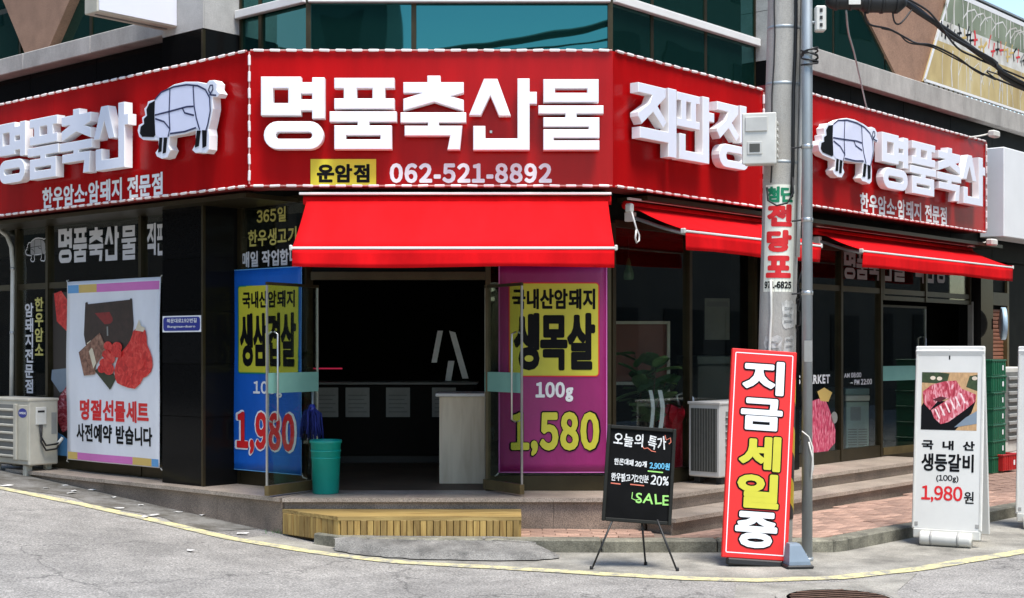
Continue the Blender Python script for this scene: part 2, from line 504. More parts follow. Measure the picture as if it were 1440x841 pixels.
class MB:
    def __init__(s):
        s.v, s.f = [], []
    def add(s, v, f):
        b = len(s.v)
        s.v += [tuple(p) for p in v]
        s.f += [tuple(i + b for i in q) for q in f]
        return s
    def box(s, x0, x1, y0, y1, z0, z1, b=0.0, M=None):
        if b <= 0:
            v = [(x0, y0, z0), (x1, y0, z0), (x1, y1, z0), (x0, y1, z0), (x0, y0, z1), (x1, y0, z1), (x1, y1, z1), (x0, y1, z1)]
            f = [(0, 3, 2, 1), (4, 5, 6, 7), (0, 1, 5, 4), (1, 2, 6, 5), (2, 3, 7, 6), (3, 0, 4, 7)]
        else:
            b = min(b, (x1 - x0) * .45, (y1 - y0) * .45, (z1 - z0) * .45)
            v, f = [], []
            for zz, i in ((z0, b), (z0 + b, 0), (z1 - b, 0), (z1, b)):
                k = b
                xa, xb, ya, yb = x0 + i, x1 - i, y0 + i, y1 - i
                if i:
                    ring = [(xa, ya), (xb, ya), (xb, yb), (xa, yb)]
                    ring = [(xa + 0, ya), (xb, ya), (xb, ya), (xb, yb), (xb, yb), (xa, yb), (xa, yb), (xa, ya)]
                else:
                    ring = [(xa + k, ya), (xb - k, ya), (xb, ya + k), (xb, yb - k), (xb - k, yb), (xa + k, yb), (xa, yb - k), (xa, ya + k)]
                v += [(p[0], p[1], zz) for p in ring]
            for L in range(3):
                for i in range(8):
                    j = (i + 1) % 8
                    f.append((L * 8 + i, L * 8 + j, (L + 1) * 8 + j, (L + 1) * 8 + i))
            f.append((7, 5, 3, 1)); f.append((24, 26, 28, 30))
        if M is not None:
            v = [M @ Vector(p) for p in v]
        return s.add(v, f)
    def prism(s, pts, z0, z1):
        """plan polygon (counter-clockwise) pulled up from z0 to z1"""
        n = len(pts)
        v = [(p[0], p[1], z0) for p in pts] + [(p[0], p[1], z1) for p in pts]
        f = [tuple(range(n - 1, -1, -1)), tuple(range(n, 2 * n))] + [(i, (i + 1) % n, n + (i + 1) % n, n + i) for i in range(n)]
        return s.add(v, f)
    def plate(s, pts, y0, y1):
        """outline in x,z (counter-clockwise seen from -y) between y0 (front) and y1 (back)"""
        n = len(pts)
        v = [(p[0], y0, p[1]) for p in pts] + [(p[0], y1, p[1]) for p in pts]
        f = [tuple(range(n)), tuple(range(2 * n - 1, n - 1, -1))] + [(i, n + i, n + (i + 1) % n, (i + 1) % n) for i in range(n)]
        return s.add(v, f)
    def tube(s, path, r, seg=8, cap=True, r2=None):
        P = [Vector(p) for p in path]
        n = len(P)
        rings = []
        prev = None
        for i, p in enumerate(P):
            t = (P[min(i + 1, n - 1)] - P[max(i - 1, 0)]).normalized()
            if prev is None:
                a = t.cross(Vector((0, 0, 1)))
                if a.length < 1e-3: a = t.cross(Vector((1, 0, 0)))
                a.normalize()
            else:
                a = (prev - t * prev.dot(t)).normalized()
            prev = a
            b = t.cross(a)
            rr = r if r2 is None else r + (r2 - r) * i / (n - 1)
            rings.append([p + (a * cos(2 * pi * k / seg) + b * sin(2 * pi * k / seg)) * rr for k in range(seg)])
        v = [q for rg in rings for q in rg]
        f = [(i * seg + k, i * seg + (k + 1) % seg, (i + 1) * seg + (k + 1) % seg, (i + 1) * seg + k) for i in range(n - 1) for k in range(seg)]
        if cap:
            f.append(tuple(range(seg - 1, -1, -1))); f.append(tuple((n - 1) * seg + k for k in range(seg)))
        return s.add(v, f)
    def lathe(s, prof, seg=24, cx=0, cy=0):
        v = [(cx + r * cos(2 * pi * k / seg), cy + r * sin(2 * pi * k / seg), z) for r, z in prof for k in range(seg)]
        f = [(i * seg + k, i * seg + (k + 1) % seg, (i + 1) * seg + (k + 1) % seg, (i + 1) * seg + k) for i in range(len(prof) - 1) for k in range(seg)]
        f.append(tuple(range(seg - 1, -1, -1))); f.append(tuple((len(prof) - 1) * seg + k for k in range(seg)))
        return s.add(v, f)
    def grid(s, x0, x1, z0, z1, nx, nz, fn):
        v = []
        for j in range(nz + 1):
            for i in range(nx + 1):
                x, z = x0 + (x1 - x0) * i / nx, z0 + (z1 - z0) * j / nz
                v.append((x, fn(x, z), z))
        f = [(j * (nx + 1) + i, j * (nx + 1) + i + 1, (j + 1) * (nx + 1) + i + 1, (j + 1) * (nx + 1) + i) for j in range(nz) for i in range(nx)]
        return s.add(v, f)
    def build(s, name, mat, parent=None, smooth=False):
        return meshobj(name, s.v, s.f, mat, parent, smooth)

def bx(name, mat, parent, x0, x1, y0, y1, z0, z1, b=0.0):
    return MB().box(x0, x1, y0, y1, z0, z1, b).build(name, mat, parent)

def cp(o, parent, loc=None, rz=None, scale=None):
    c = o.copy()
    link(c)
    c.parent = parent
    if loc is not None: c.location = loc
    if rz is not None: c.rotation_euler = (0, 0, rz)
    if scale is not None: c.scale = scale
    return c

def copy_tree(root, label=None, loc=None, rz=None):
    r = root.copy(); link(r)
    if label: r['label'] = label
    if loc is not None: r.location = loc
    if rz is not None: r.rotation_euler = (0, 0, rz)
    for ch in list(root.children):
        c = ch.copy(); link(c); c.parent = r
        for g in list(ch.children):
            d = g.copy(); link(d); d.parent = c
    return r

# ------------------------------------------------------------------ lettering
GL = {}
FULL = {str(i): chr(0xFF10 + i) for i in range(10)}

def glyph(ch, off):
    key = (ch, off)
    if key in GL: return GL[key]
    c = bpy.data.curves.new('glyph', 'FONT')
    c.body = FULL.get(ch, ch); c.size = 1.0; c.offset = off; c.resolution_u = 3
    o = bpy.data.objects.new('glyph', c); COL.objects.link(o)
    dg = bpy.context.evaluated_depsgraph_get()
    me = bpy.data.meshes.new_from_object(o.evaluated_get(dg))
    v = [(p.co.x, p.co.y) for p in me.vertices]
    f = [tuple(q.vertices) for q in me.polygons]
    bpy.data.objects.remove(o); bpy.data.curves.remove(c); bpy.data.meshes.remove(me)
    GL[key] = (v, f)
    return GL[key]

def prebuild(table):
    """all glyphs of one stroke weight as one block of text, a glyph on each line, then taken apart line by line"""
    for off, chars in table.items():
        L = list(dict.fromkeys(chars.replace(' ', '')))
        c = bpy.data.curves.new('glyph', 'FONT')
        c.body = chr(10).join(FULL.get(x, x) for x in L)
        c.size = 1.0; c.offset = off; c.resolution_u = 3; c.space_line = 3.0
        o = bpy.data.objects.new('glyph', c); COL.objects.link(o)
        ev = o.evaluated_get(bpy.context.evaluated_depsgraph_get())
        me = ev.to_mesh()
        vs = [(p.co.x, p.co.y) for p in me.vertices]
        got = [({}, [], []) for _ in L]
        for q in me.polygons:
            k = round((0.35 - sum(vs[w][1] for w in q.vertices) / len(q.vertices)) / 3.0)
            mp, V, F = got[k]
            f = []
            for w in q.vertices:
                if w not in mp:
                    mp[w] = len(V); V.append((vs[w][0], vs[w][1] + 3.0 * k))
                f.append(mp[w])
            F.append(tuple(f))
        for x, (mp, V, F) in zip(L, got): GL[(x, off)] = (V, F)
        ev.to_mesh_clear()
        bpy.data.objects.remove(o); bpy.data.curves.remove(c)
prebuild({
    0.018: '운암점' + '사전예약 받습니다' + '첨단',
    0.012: '062-521-8892' + '100g',
    0.015: '한우암소·암돼지 전문점' + '국내산암돼지' + '100g' + '365일' + '한우생고기' + '매일 작업합니다' + 'S MARKET' + 'AM 08:00' + '~ PM 22:00' + '971-6825',
    0.02: '생삼겹살' + '1,980' + '생목살' + '1,580' + '명절선물세트' + '전당포' + '지금세일중',
    0.0: '오늘의 특가' + '한돈대패' + '20개' + '2,900원' + '한우불고기2인분' + '20%' + 'SALE' + '(100g)' + '1,980' + 'SAMSUNG' + '북문대로192번길' + 'Bungmun-daero',
    0.01: '국내산' + '생등갈비'})

def layout(s, off, gap=0.10, vertical=False, jit=0.0):
    """2-D vertices and faces of a line of writing; hangul on an even pitch, the rest set tight"""
    V, Fc, x = [], [], 0.0
    rn = random.Random(len(s) * 31 + 5)
    for ch in s:
        if ch == ' ':
            x += 0.32; continue
        v, f = glyph(ch, off)
        if not v: continue
        xs = [p[0] for p in v]
        a, b = min(xs), max(xs)
        han = ord(ch) >= 0xAC00
        dx = (x + 0.46 - (a + b) / 2) if han else x - a
        an, dz = rn.uniform(-jit, jit), rn.uniform(-jit, jit) * 0.25
        base = len(V)
        mx = (a + b) / 2
        if vertical:
            for p in v:
                V.append((p[0] - mx, p[1] - x * 1.03))
            x += 1.0
        else:
            for p in v:
                qx, qz = p[0] - mx, p[1] - 0.35
                V.append((mx + dx + qx * cos(an) - qz * sin(an), 0.35 + dz + qx * sin(an) + qz * cos(an)))
            x += 0.94 if han else (b - a) + gap
        Fc += [tuple(i + base for i in q) for q in f]
    return V, Fc

def write(parent, name, s, box, y, mat, off=0.015, fat=0.0, vertical=False, wave=None, gap=0.10, jit=0.0, M=None, lift=0.0, ring=8):
    """flat lettering fitted to box (x0, x1, z0, z1) at depth y; fat > 0 thickens the strokes (metres)"""
    V, Fc = layout(s, off, gap, vertical, jit)
    if not V: return None
    xa, xb = min(p[0] for p in V), max(p[0] for p in V)
    za, zb = min(p[1] for p in V), max(p[1] for p in V)
    x0, x1, z0, z1 = box
    x0 += fat; x1 -= fat; z0 += fat; z1 -= fat
    kx, kz = (x1 - x0) / (xb - xa), (z1 - z0) / (zb - za)
    base = [(x0 + (p[0] - xa) * kx, z0 + (p[1] - za) * kz) for p in V]
    sh = [(0, 0)] + ([(fat * cos(2 * pi * k / ring), fat * sin(2 * pi * k / ring)) for k in range(ring)] if fat > 0 else [])
    mb = MB()
    for k, (dx, dz) in enumerate(sh):
        yy = y - 0.00015 * k
        vs = []
        for p in base:
            q = (p[0] + dx, p[1] + dz)
            vs.append((q[0], yy + (wave(q[0], q[1]) if wave else 0.0), q[1]))
        if M:
            tv, tf = [], []
            todo = [tuple(vs[q[i]] for i in (0, k, k + 1)) for q in Fc for k in range(1, len(q) - 1)]
            while todo:
                a, b, c = todo.pop()
                e = sorted(((abs(p[0] - q[0]), p, q, r_) for p, q, r_ in ((a, b, c), (b, c, a), (c, a, b))), key=lambda w: -w[0])[0]
                if e[0] > 0.022:
                    m_ = tuple((u_ + w_) / 2 for u_, w_ in zip(e[1], e[2]))
                    todo += [(e[1], m_, e[3]), (m_, e[2], e[3])]
                else:
                    tf.append((len(tv), len(tv) + 1, len(tv) + 2)); tv += [M(a), M(b), M(c)]
            mb.add(tv, tf)
        else:
            mb.add(vs, Fc)
    return mb.build(name, mat, parent)

def area2(l): return sum(a[0] * b[1] - b[0] * a[1] for a, b in zip(l, l[1:] + l[:1]))
def inside2(p, l):
    c = False
    for a, b in zip(l, l[1:] + l[:1]):
        if (a[1] > p[1]) != (b[1] > p[1]) and p[0] < (b[0] - a[0]) * (p[1] - a[1]) / (b[1] - a[1]) + a[0]: c = not c
    return c
def solid(parent, name, loops, y_front, depth, mat, side=None, bevel=0.0):
    """closed outlines in x,z (a loop inside another is a hole) pulled out to a solid with a small edge bevel"""
    outer = [l for k, l in enumerate(loops) if not any(m is not l and inside2(l[0], m) for m in loops)]
    V, F, MI = [], [], []
    for o in outer:
        grp = [o] + [h for h in loops if h is not o and inside2(h[0], o)]
        grp = [g if (area2(g) > 0) == (k == 0) else g[::-1] for k, g in enumerate(grp)]
        def inset(g, d):
            n = len(g); out = []
            for i in range(n):
                a, b, c = Vector(g[i - 1]), Vector(g[i]), Vector(g[(i + 1) % n])
                e1, e2 = (b - a), (c - b)
                if e1.length < 1e-6 or e2.length < 1e-6: out.append(tuple(b)); continue
                e1.normalize(); e2.normalize()
                n1, n2 = Vector((-e1.y, e1.x)), Vector((-e2.y, e2.x))
                m = n1 + n2
                m = n1 if m.length < 1e-3 else m / max(0.35, m.dot(n1))
                out.append((b.x + m.x * d, b.y + m.y * d))
            return out
        top = [inset(g, bevel) for g in grp] if bevel else grp
        base = len(V)
        offs, k = [], 0
        for g in grp: offs.append(k); k += len(g)
        n = k
        rows = [(top, y_front), (grp, y_front + bevel), (grp, y_front + depth)] if bevel else [(grp, y_front), (grp, y_front + depth)]
        for gs, y in rows:
            for g in gs: V += [(p[0], y, p[1]) for p in g]
        flatp = [p for g in top for p in g]
        for t in tessellate_polygon([[Vector((p[0], p[1], 0)) for p in g] for g in top]):
            a, b, c = (flatp[q] for q in t)
            t = tuple(t) if (b[0] - a[0]) * (c[1] - a[1]) - (b[1] - a[1]) * (c[0] - a[0]) > 0 else tuple(t)[::-1]
            F.append(tuple(base + q for q in t)); MI.append(0)
            F.append(tuple(base + (len(rows) - 1) * n + q for q in t[::-1])); MI.append(0)
        for g, of in zip(grp, offs):
            m = len(g)
            for r in range(len(rows) - 1):
                for q in range(m):
                    a, b = base + r * n + of + q, base + r * n + of + (q + 1) % m
                    F.append((a, a + n, b + n, b)); MI.append(1)
    ob = meshobj(name, V, F, mat, parent)
    if side is not None:
        ob.data.materials.append(side)
        ob.data.polygons.foreach_set('material_index', MI)
    return ob

def flat(parent, name, pts, y, mat, wave=None):
    return meshobj(name, [(p[0], y + (wave(p[0], p[1]) if wave else 0), p[1]) for p in pts], [tuple(range(len(pts)))], mat, parent)

def rrect(x0, x1, z0, z1, r, n=5):
    out = []
    for cx, cz, a0 in ((x1 - r, z0 + r, -90), (x1 - r, z1 - r, 0), (x0 + r, z1 - r, 90), (x0 + r, z0 + r, 180)):
        for i in range(n + 1):
            a = R(a0 + 90 * i / n)
            out.append((cx + r * cos(a), cz + r * sin(a)))
    return out

def ell(cx, cz, rx, rz, n=24, a0=0):
    return [(cx + rx * cos(2 * pi * i / n + a0), cz + rz * sin(2 * pi * i / n + a0)) for i in range(n)]

def line2d(parent, name, pts, w, y, mat, wave=None, closed=False):
    """a drawn line of width w through points in x,z"""
    mb = MB()
    n = len(pts)
    P = [Vector((p[0], p[1])) for p in pts]
    L, Rr = [], []
    for i in range(n):
        a = P[i - 1] if (i > 0 or closed) else P[i]
        b = P[(i + 1) % n] if (i < n - 1 or closed) else P[i]
        t = (b - a)
        t = t.normalized() if t.length > 1e-6 else Vector((1, 0))
        nn = Vector((-t.y, t.x)) * w / 2
        L.append(P[i] + nn); Rr.append(P[i] - nn)
    v = [(p.x, y + (wave(p.x, p.y) if wave else 0), p.y) for p in L + Rr]
    m = n if closed else n - 1
    f = [(n + i, n + (i + 1) % n, (i + 1) % n, i) for i in range(m)]
    return mb.add(v, f).build(name, mat, parent)

# ================================================================== THE SETTING
# ------------------------------------------------------------------ road
def spread(a, b, n): return [a + (b - a) * i / n for i in range(n + 1)]
gx = [-160, -90, -50, -25, -14] + spread(-10, 10, 80) + [14, 25, 50, 90, 160]
gy = [-160, -90, -50, -25] + spread(-14, 8, 60) + [14, 25, 50, 90, 160]
v = [(x, y, gz(x, y)) for y in gy for x in gx]
nx = len(gx)
f = [(j * nx + i, j * nx + i + 1, (j + 1) * nx + i + 1, (j + 1) * nx + i) for j in range(len(gy) - 1) for i in range(nx - 1)]
tag(meshobj('road', v, f, ASPH), kind='structure')

def resample(P, step):
    out = [P[0]]
    for a, b in zip(P, P[1:]):
        n = max(1, int((b - a).length / step))
        out += [a.lerp(b, (i + 1) / n) for i in range(n)]
    return out

def ribbon(name, P, w, lift, mat, wob=0.0):
    P = resample([Vector((p[0], p[1], 0)) for p in P], 0.12)
    n = len(P)
    V = []
    rn = random.Random(3)
    for i, p in enumerate(P):
        t = (P[min(i + 1, n - 1)] - P[max(i - 1, 0)]).normalized()
        nn = Vector((-t.y, t.x, 0))
        for k in (-2, -1, 0, 1, 2):
            q = p + nn * (w / 4 * k + (rn.uniform(-wob, wob) if abs(k) == 2 else 0))
            V.append((q.x, q.y, gz(q.x, q.y) + lift))
    F = [(i * 5 + k, (i + 1) * 5 + k, (i + 1) * 5 + k + 1, i * 5 + k + 1) for i in range(n - 1) for k in range(4)]
    return tag(meshobj(name, V, F, mat), kind='structure')

LINE = [ground(*p) for p in ((-60, 676), (17, 690), (120, 711), (220, 733), (320, 757), (430, 775), (560, 791), (717, 800), (850, 808), (960, 814), (1060, 817), (1179, 813), (1290, 801), (1440, 776))]
d_ = (LINE[-1] - LINE[-2]).normalized()
LINE += [LINE[-1] + d_ * 3, LINE[-1] + d_ * 12]
ribbon('yellow_road_line', LINE, 0.145, 0.006, YLINE, 0.008)

# concrete gutter apron between line and kerb
KP = [(-2.05, -0.15), (-1.60, -0.42), (-1.15, -0.70), (0.7, -0.74), (2.52, -0.72), (2.66, -0.62), (4.86, 1.70), (9.5, 6.5)]   # kerb front line
A0 = resample([Vector((p[0], p[1], 0)) for p in KP], 0.25)
V, F = [], []
for i, p in enumerate(A0):
    best = min(resample([Vector((q.x, q.y, 0)) for q in LINE], 0.1), key=lambda q: (q - p).length)
    for k in range(4):
        q = p.lerp(best, k / 3 * 1.06)
        V.append((q.x, q.y, gz(q.x, q.y) + 0.003))
F = [(i * 4 + k, i * 4 + k + 1, (i + 1) * 4 + k + 1, (i + 1) * 4 + k) for i in range(len(A0) - 1) for k in range(3)]
tag(meshobj('gutter_apron', V, F, APRON), kind='structure')

DIRT = m_worn('gutter_dirt', (0.085, 0.075, 0.058), (0.20, 0.19, 0.17), 0.40, 0.60, 3.5)
V, F = [], []
D0 = [WL.world(-0.02 - 6.2 * i / 24, -0.545) for i in range(25)]
for i, p in enumerate(D0):
    best = min(resample([Vector((q.x, q.y, 0)) for q in LINE], 0.1), key=lambda q: (q - Vector((p.x, p.y, 0))).length)
    for k in range(4):
        q = Vector((p.x, p.y, 0)).lerp(best, k / 3 * (0.78 + 0.12 * sin(i * 1.3)))
        V.append((q.x, q.y, gz(q.x, q.y) + 0.0045))
F = [(i * 4 + k, (i + 1) * 4 + k, (i + 1) * 4 + k + 1, i * 4 + k + 1) for i in range(24) for k in range(3)]
tag(meshobj('gutter_dirt', V, F, DIRT), kind='structure')

pp = [ground(*p, 0.0035) for p in ((1035, 823), (1110, 821), (1180, 818), (1290, 806), (1262, 831), (1255, 880), (1120, 900), (1030, 880))]
tag(meshobj('manhole_surround', pp[::-1], [tuple(range(8))], APRON), kind='structure')

# kerb of single stones
kerb = tag(thing('kerb', None, None), kind='structure')
KW, KT = 0.16, 0.105
kp = resample([Vector((p[0], p[1], 0)) for p in KP[1:]], 50)
for a, b in zip(kp, kp[1:]):
    L = (b - a).length
    n = max(1, round(L / 0.95))
    t = (b - a).normalized(); nn = Vector((-t.y, t.x, 0))
    for i in range(n):
        p, q = a + t * (L * i / n + 0.004), a + t * (L * (i + 1) / n - 0.004)
        h = KT + random.uniform(-0.006, 0.006)
        o = random.uniform(-0.006, 0.006)
        m = MB()
        ang = math.atan2(t.y, t.x)
        M = Matrix.Translation((p.x, p.y, 0)) @ Matrix.Rotation(ang, 4, 'Z')
        zb = gz(p.x, p.y)
        m.box(0, (q - p).length, o, KW + o, -0.1, zb * 0.5 + h, 0.012, M)
        m.build('kerb_stone', KERB, kerb)

# brick pavement: bed and single pavers
BZ = 0.098
PLX = FR.world(0.174, -0.2)        # right front corner of the platform
def inpoly(x, y, P):
    c = False
    n = len(P)
    for i in range(n):
        a, b = P[i], P[(i + 1) % n]
        if (a[1] > y) != (b[1] > y) and x < (b[0] - a[0]) * (y - a[1]) / (b[1] - a[1]) + a[0]:
            c = not c
    return c
S2 = [FR.world(u, -0.57) for u in (0.05, 5.6, 9.5)]
WALKP = [(-1.1, -0.55), (2.46, -0.56), (2.60, -0.46), (9.35, 6.58), (7.0, 7.6), (S2[1].x, S2[1].y), (S2[0].x, S2[0].y), (1.2, -0.004), (-1.1, -0.004)]
walk = tag(MB().prism(WALKP, -0.05, BZ - 0.016).build('sidewalk', pm('sand_joint', (0.17, 0.13, 0.10), 0.95, var=0.3, scale=8)), kind='structure')
pav = MB().box(-0.0975, 0.0975, -0.0475, 0.0475, -0.03, 0.0, 0.004)
pave_me = pav.build('paver', BRICK, walk)
pave_me.location = (0, 0, -0.2)
cand = []
def fits(x, y, ang):
    ca, sa = cos(ang), sin(ang)
    return all(inpoly(x + ca * a - sa * b, y + sa * a + ca * b, WALKP) for a in (-0.097, 0.097) for b in (-0.047, 0.047))
for r in range(6):
    for c in range(24):
        x, y = -1.05 + 0.2 * c + (0.1 if r % 2 else 0), -0.06 - 0.1 * r
        if x < 1.15 and fits(x, y, 0) and x > -0.1: cand.append((x, y, 0.0))
ang = R(45.5)
for r in range(-14, 26):
    for c in range(-6, 70):
        u, w = 0.2 * c + (0.1 if r % 2 else 0), 0.1 * r
        x, y = 2.60 + cos(ang) * u - sin(ang) * w, -0.44 + sin(ang) * u + cos(ang) * w
        if x > 1.26 and fits(x, y, ang): cand.append((x, y, ang))
cand.sort(key=lambda p: (p[0] - CAM[0]) ** 2 + (p[1] - CAM[1]) ** 2)
restm = MB()
for i, (x, y, a) in enumerate(cand):
    z = BZ + random.uniform(-0.004, 0.003)
    if i < 290:
        o = pave_me if i == 0 else cp(pave_me, walk)
        o.location = (x, y, z)
        o.rotation_euler = (random.uniform(-.01, .01), random.uniform(-.01, .01), a + random.uniform(-.012, .012))
    else:
        restm.box(-0.0975, 0.0975, -0.0475, 0.0475, -0.03, 0, 0.0, Matrix.Translation((x, y, z)) @ Matrix.Rotation(a, 4, 'Z'))
if restm.v:
    tag(restm.build('far_paver', BRICK, walk), kind='stuff')

# asphalt ramp poured against the kerb
OUT = [(-1.40, -0.56), (-1.36, -0.80), (-1.12, -0.98), (-0.75, -1.13), (-0.2, -1.20), (0.18, -1.19), (0.34, -1.08), (0.36, -0.95), (0.26, -0.80), (0.10, -0.70), (0.02, -0.56)]
OUT = [(a[0] + (b[0] - a[0]) * k / 4 + random.uniform(-.022, .022), a[1] + (b[1] - a[1]) * k / 4 + random.uniform(-.022, .022)) for a, b in zip(OUT, OUT[1:]) for k in range(4)] + [OUT[-1]]
ctr = (-0.55, -0.62)
V, F = [], []
rings = 7
for k in range(rings):
    s = 1 - k / (rings - 1) * 0.93
    for (x, y) in OUT:
        xx, yy = ctr[0] + (x - ctr[0]) * s, ctr[1] + (y - ctr[1]) * s
        h = 0.012 if k == 0 else 0.028 + 0.078 * min(1, max(0, (yy + 1.22) / 0.6)) ** 0.8
        if k == 0 and y > -0.75: h = 0.085
        V.append((xx, yy, gz(xx, yy) + h + random.uniform(-.004, .004) * (k > 0)))
n = len(OUT)
for k in range(rings - 1):
    for i in range(n):
        j = (i + 1) % n
        F.append((k * n + i, k * n + j, (k + 1) * n + j, (k + 1) * n + i))
F.append(tuple((rings - 1) * n + i for i in range(n)))
tag(meshobj('asphalt_ramp', V, F, PATCH, None, True), kind='structure')

# ------------------------------------------------------------------ granite platform and steps
PZ = 0.354
plat = tag(thing('entrance_platform', None, None), kind='structure')
PLF = Frame(-1.915, 0, AL)         # left platform edge
PRF = Frame(PLX.x, PLX.y, AR)      # right platform edge
core = [tuple(PLF.world(-4.4, 0.03)[:2]), (-1.93 + 0.03, 0.03), (PLX.x - 0.02, 0.03), tuple(PRF.world(5.6, 0.03)[:2]), tuple(PRF.world(5.6, 0.75)[:2]), (0.9, 0.75), (-1.75, 0.75), tuple(PLF.world(-4.4, 0.6)[:2])]
MB().prism(core, -0.1, PZ - 0.034).build('platform_core', GRAN, plat)
def slabs(fr, u0, u1, y0, y1, z1, th, L, name, mat, ov=0.024, m0=0.0, m1=0.0):
    """row of stone slabs along a face, mitred at its ends"""
    n = max(1, round((u1 - u0) / L))
    for i in range(n):
        a, b = u0 + (u1 - u0) * i / n + 0.0015, u0 + (u1 - u0) * (i + 1) / n - 0.0015
        ma, mb_ = (m0 if i == 0 else 0), (m1 if i == n - 1 else 0)
        pts = [(a, y0 - ov), (b, y0 - ov), (b + mb_, y1), (a + ma, y1)]
        dz = random.uniform(-.0015, .0015)
        o = MB().prism(pts, z1 - th + dz, z1 + dz).build(name, mat, plat)
        o.location = (fr.o[0], fr.o[1], 0); o.rotation_euler = (0, 0, fr.a)
dp = 0.62
slabs(Frame(0, 0, 0), -1.915, PLX.x, 0, dp, PZ, 0.034, 0.9, 'coping_slab', GRANT, m0=-dp * math.tan(R(20.5)) * -1, m1=-dp * math.tan(R(24.5)))
slabs(PLF, -4.4, -0.01, 0, 0.55, PZ, 0.034, 0.95, 'coping_slab', GRANT, m1=-0.2)
slabs(PRF, 0.01, 5.6, 0, 0.62, PZ, 0.034, 0.95, 'coping_slab', GRANT, m0=0.28)
slabs(Frame(0, 0, 0), -1.90, PLX.x - 0.01, 0.012, 0.03, PZ - 0.036, 0.42, 0.85, 'riser_stone', GRAN, ov=0)
slabs(PLF, -4.4, -0.014, 0.012, 0.03, PZ - 0.036, 0.42, 0.9, 'riser_stone', GRAN, ov=0)
slabs(PRF, 0.014, 5.6, 0.012, 0.03, PZ - 0.036, 0.42, 0.9, 'riser_stone', GRAN, ov=0)
# lower step on the right side
S2F = Frame(S2[0].x, S2[0].y, AR)
MB().prism([(S2[0].x + 0.02, S2[0].y + 0.05), tuple(S2F.world(5.55, 0.03)[:2]), tuple(S2F.world(5.55, 0.36)[:2]), (PLX.x + 0.02, -0.01)], -0.1, 0.188).build('step_core', GRAN, plat)
slabs(S2F, 0.0, 5.55, 0, 0.365, 0.222, 0.034, 1.0, 'step_tread', GRANT)
slabs(S2F, 0.01, 5.55, 0.012, 0.03, 0.186, 0.25, 0.92, 'step_riser', GRAN, ov=0)

# ------------------------------------------------------------------ room behind the glass
ROOMP = [tuple(WL.world(-9.8, 0.05)[:2]), tuple(WL.world(0, 0.05)[:2]), tuple(WR.world(0, 0.05)[:2]), tuple(WR.world(8.6, 0.05)[:2]), (6.3, 7.2), (-9.2, 7.2)]
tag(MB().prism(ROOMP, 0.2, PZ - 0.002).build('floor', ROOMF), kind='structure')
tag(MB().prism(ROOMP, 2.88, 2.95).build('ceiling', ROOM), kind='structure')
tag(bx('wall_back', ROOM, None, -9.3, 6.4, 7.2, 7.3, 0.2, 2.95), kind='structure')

# ================================================================== CORNER BUILDING
bld = thing('corner_building', 'two storey corner building with black granite columns, green tinted glass and grey ledge', 'building', (0, 0, 0))
def put(o, fr):
    o.location = (fr.o[0], fr.o[1], 0); o.rotation_euler = (0, 0, fr.a)
    return o
def bp(fr, name, mat, u0, u1, y0, y1, z0, z1, b=0.0, parent=None):
    return put(bx(name, mat, parent or bld, u0, u1, y0, y1, z0, z1, b), fr)

# dark wall behind the signs
put(MB().prism([(-8, 0.02), (-0.006, 0.02), (-0.08, 0.22), (-8, 0.22)], 2.62, 4.5).build('upper_wall', DARKW, bld), WL)
put(MB().prism([(-1.775, 0.02), (0.855, 0.02), (0.77, 0.22), (-1.70, 0.22)], 2.62, 3.94).build('upper_wall', DARKW, bld), WF)
put(MB().prism([(0.006, 0.02), (14, 0.02), (14, 0.22), (0.09, 0.22)], 2.62, 4.5).build('upper_wall', DARKW, bld), WR)
# facing panels of the dark band
u = -8.0
while u < -1.7:
    bp(WL, 'dark_panel', BLACKG, u + 0.003, min(u + 1.25, -1.6) - 0.003, -0.20, 0.018, 2.96, 4.515, 0.004)
    u += 1.25
u = 3.02
while u < 13.5:
    bp(WR, 'dark_panel', DARKW, u + 0.003, u + 1.3 - 0.003, -0.06, 0.018, 2.75, 4.498, 0.004)
    u += 1.3
# soffit strips under the signs
for fr, a, b, d in ((WL, -7.9, -0.12, 0.6), (WF, -1.72, 0.80, 0.42), (WR, 0.1, 7.9, 0.33)):
    bp(fr, 'soffit', BRONZE, a, b, -d, 0.0, 2.885, 2.925)

# black granite corner column of single panels, light stone above
def column(fr, u0, u1, out, joints, name='column'):
    core = put(MB().box(u0 + 0.012, u1 - 0.012, -out + 0.012, 0.3, 0.2, 6.0).build('column', DARKW, bld), fr)
    for za, zb in zip(joints, joints[1:]):
        mat = BLACKG if zb <= 4.5 else STONE
        for nm, (a, b, c, d) in (('front', (u0 + 0.002, u1 - 0.002, -out, -out + 0.012)), ('right', (u1 - 0.012, u1, -out + 0.014, 0.02)), ('left', (u0, u0 + 0.012, -out + 0.014, 0.02))):
            o = bx('stone_panel', mat, core, a, b, c, d, za + 0.003, zb - 0.003)
    return core
column(WL, -1.585, -0.965, 0.41, [0.356, 0.98, 1.46, 1.94, 2.42, 2.90, 3.4, 3.95, 4.48, 4.98, 5.5, 6.0])
put(MB().box(-0.985, -0.958, -0.416, -0.389, 0.36, 4.47).build('corner_trim', BRONZE, bld), WL)
column(WR, 2.42, 3.0, 0.17, [0.356, 0.98, 1.46, 1.94, 2.42, 2.90, 3.4, 3.95, 4.48, 4.98, 5.5, 6.0])

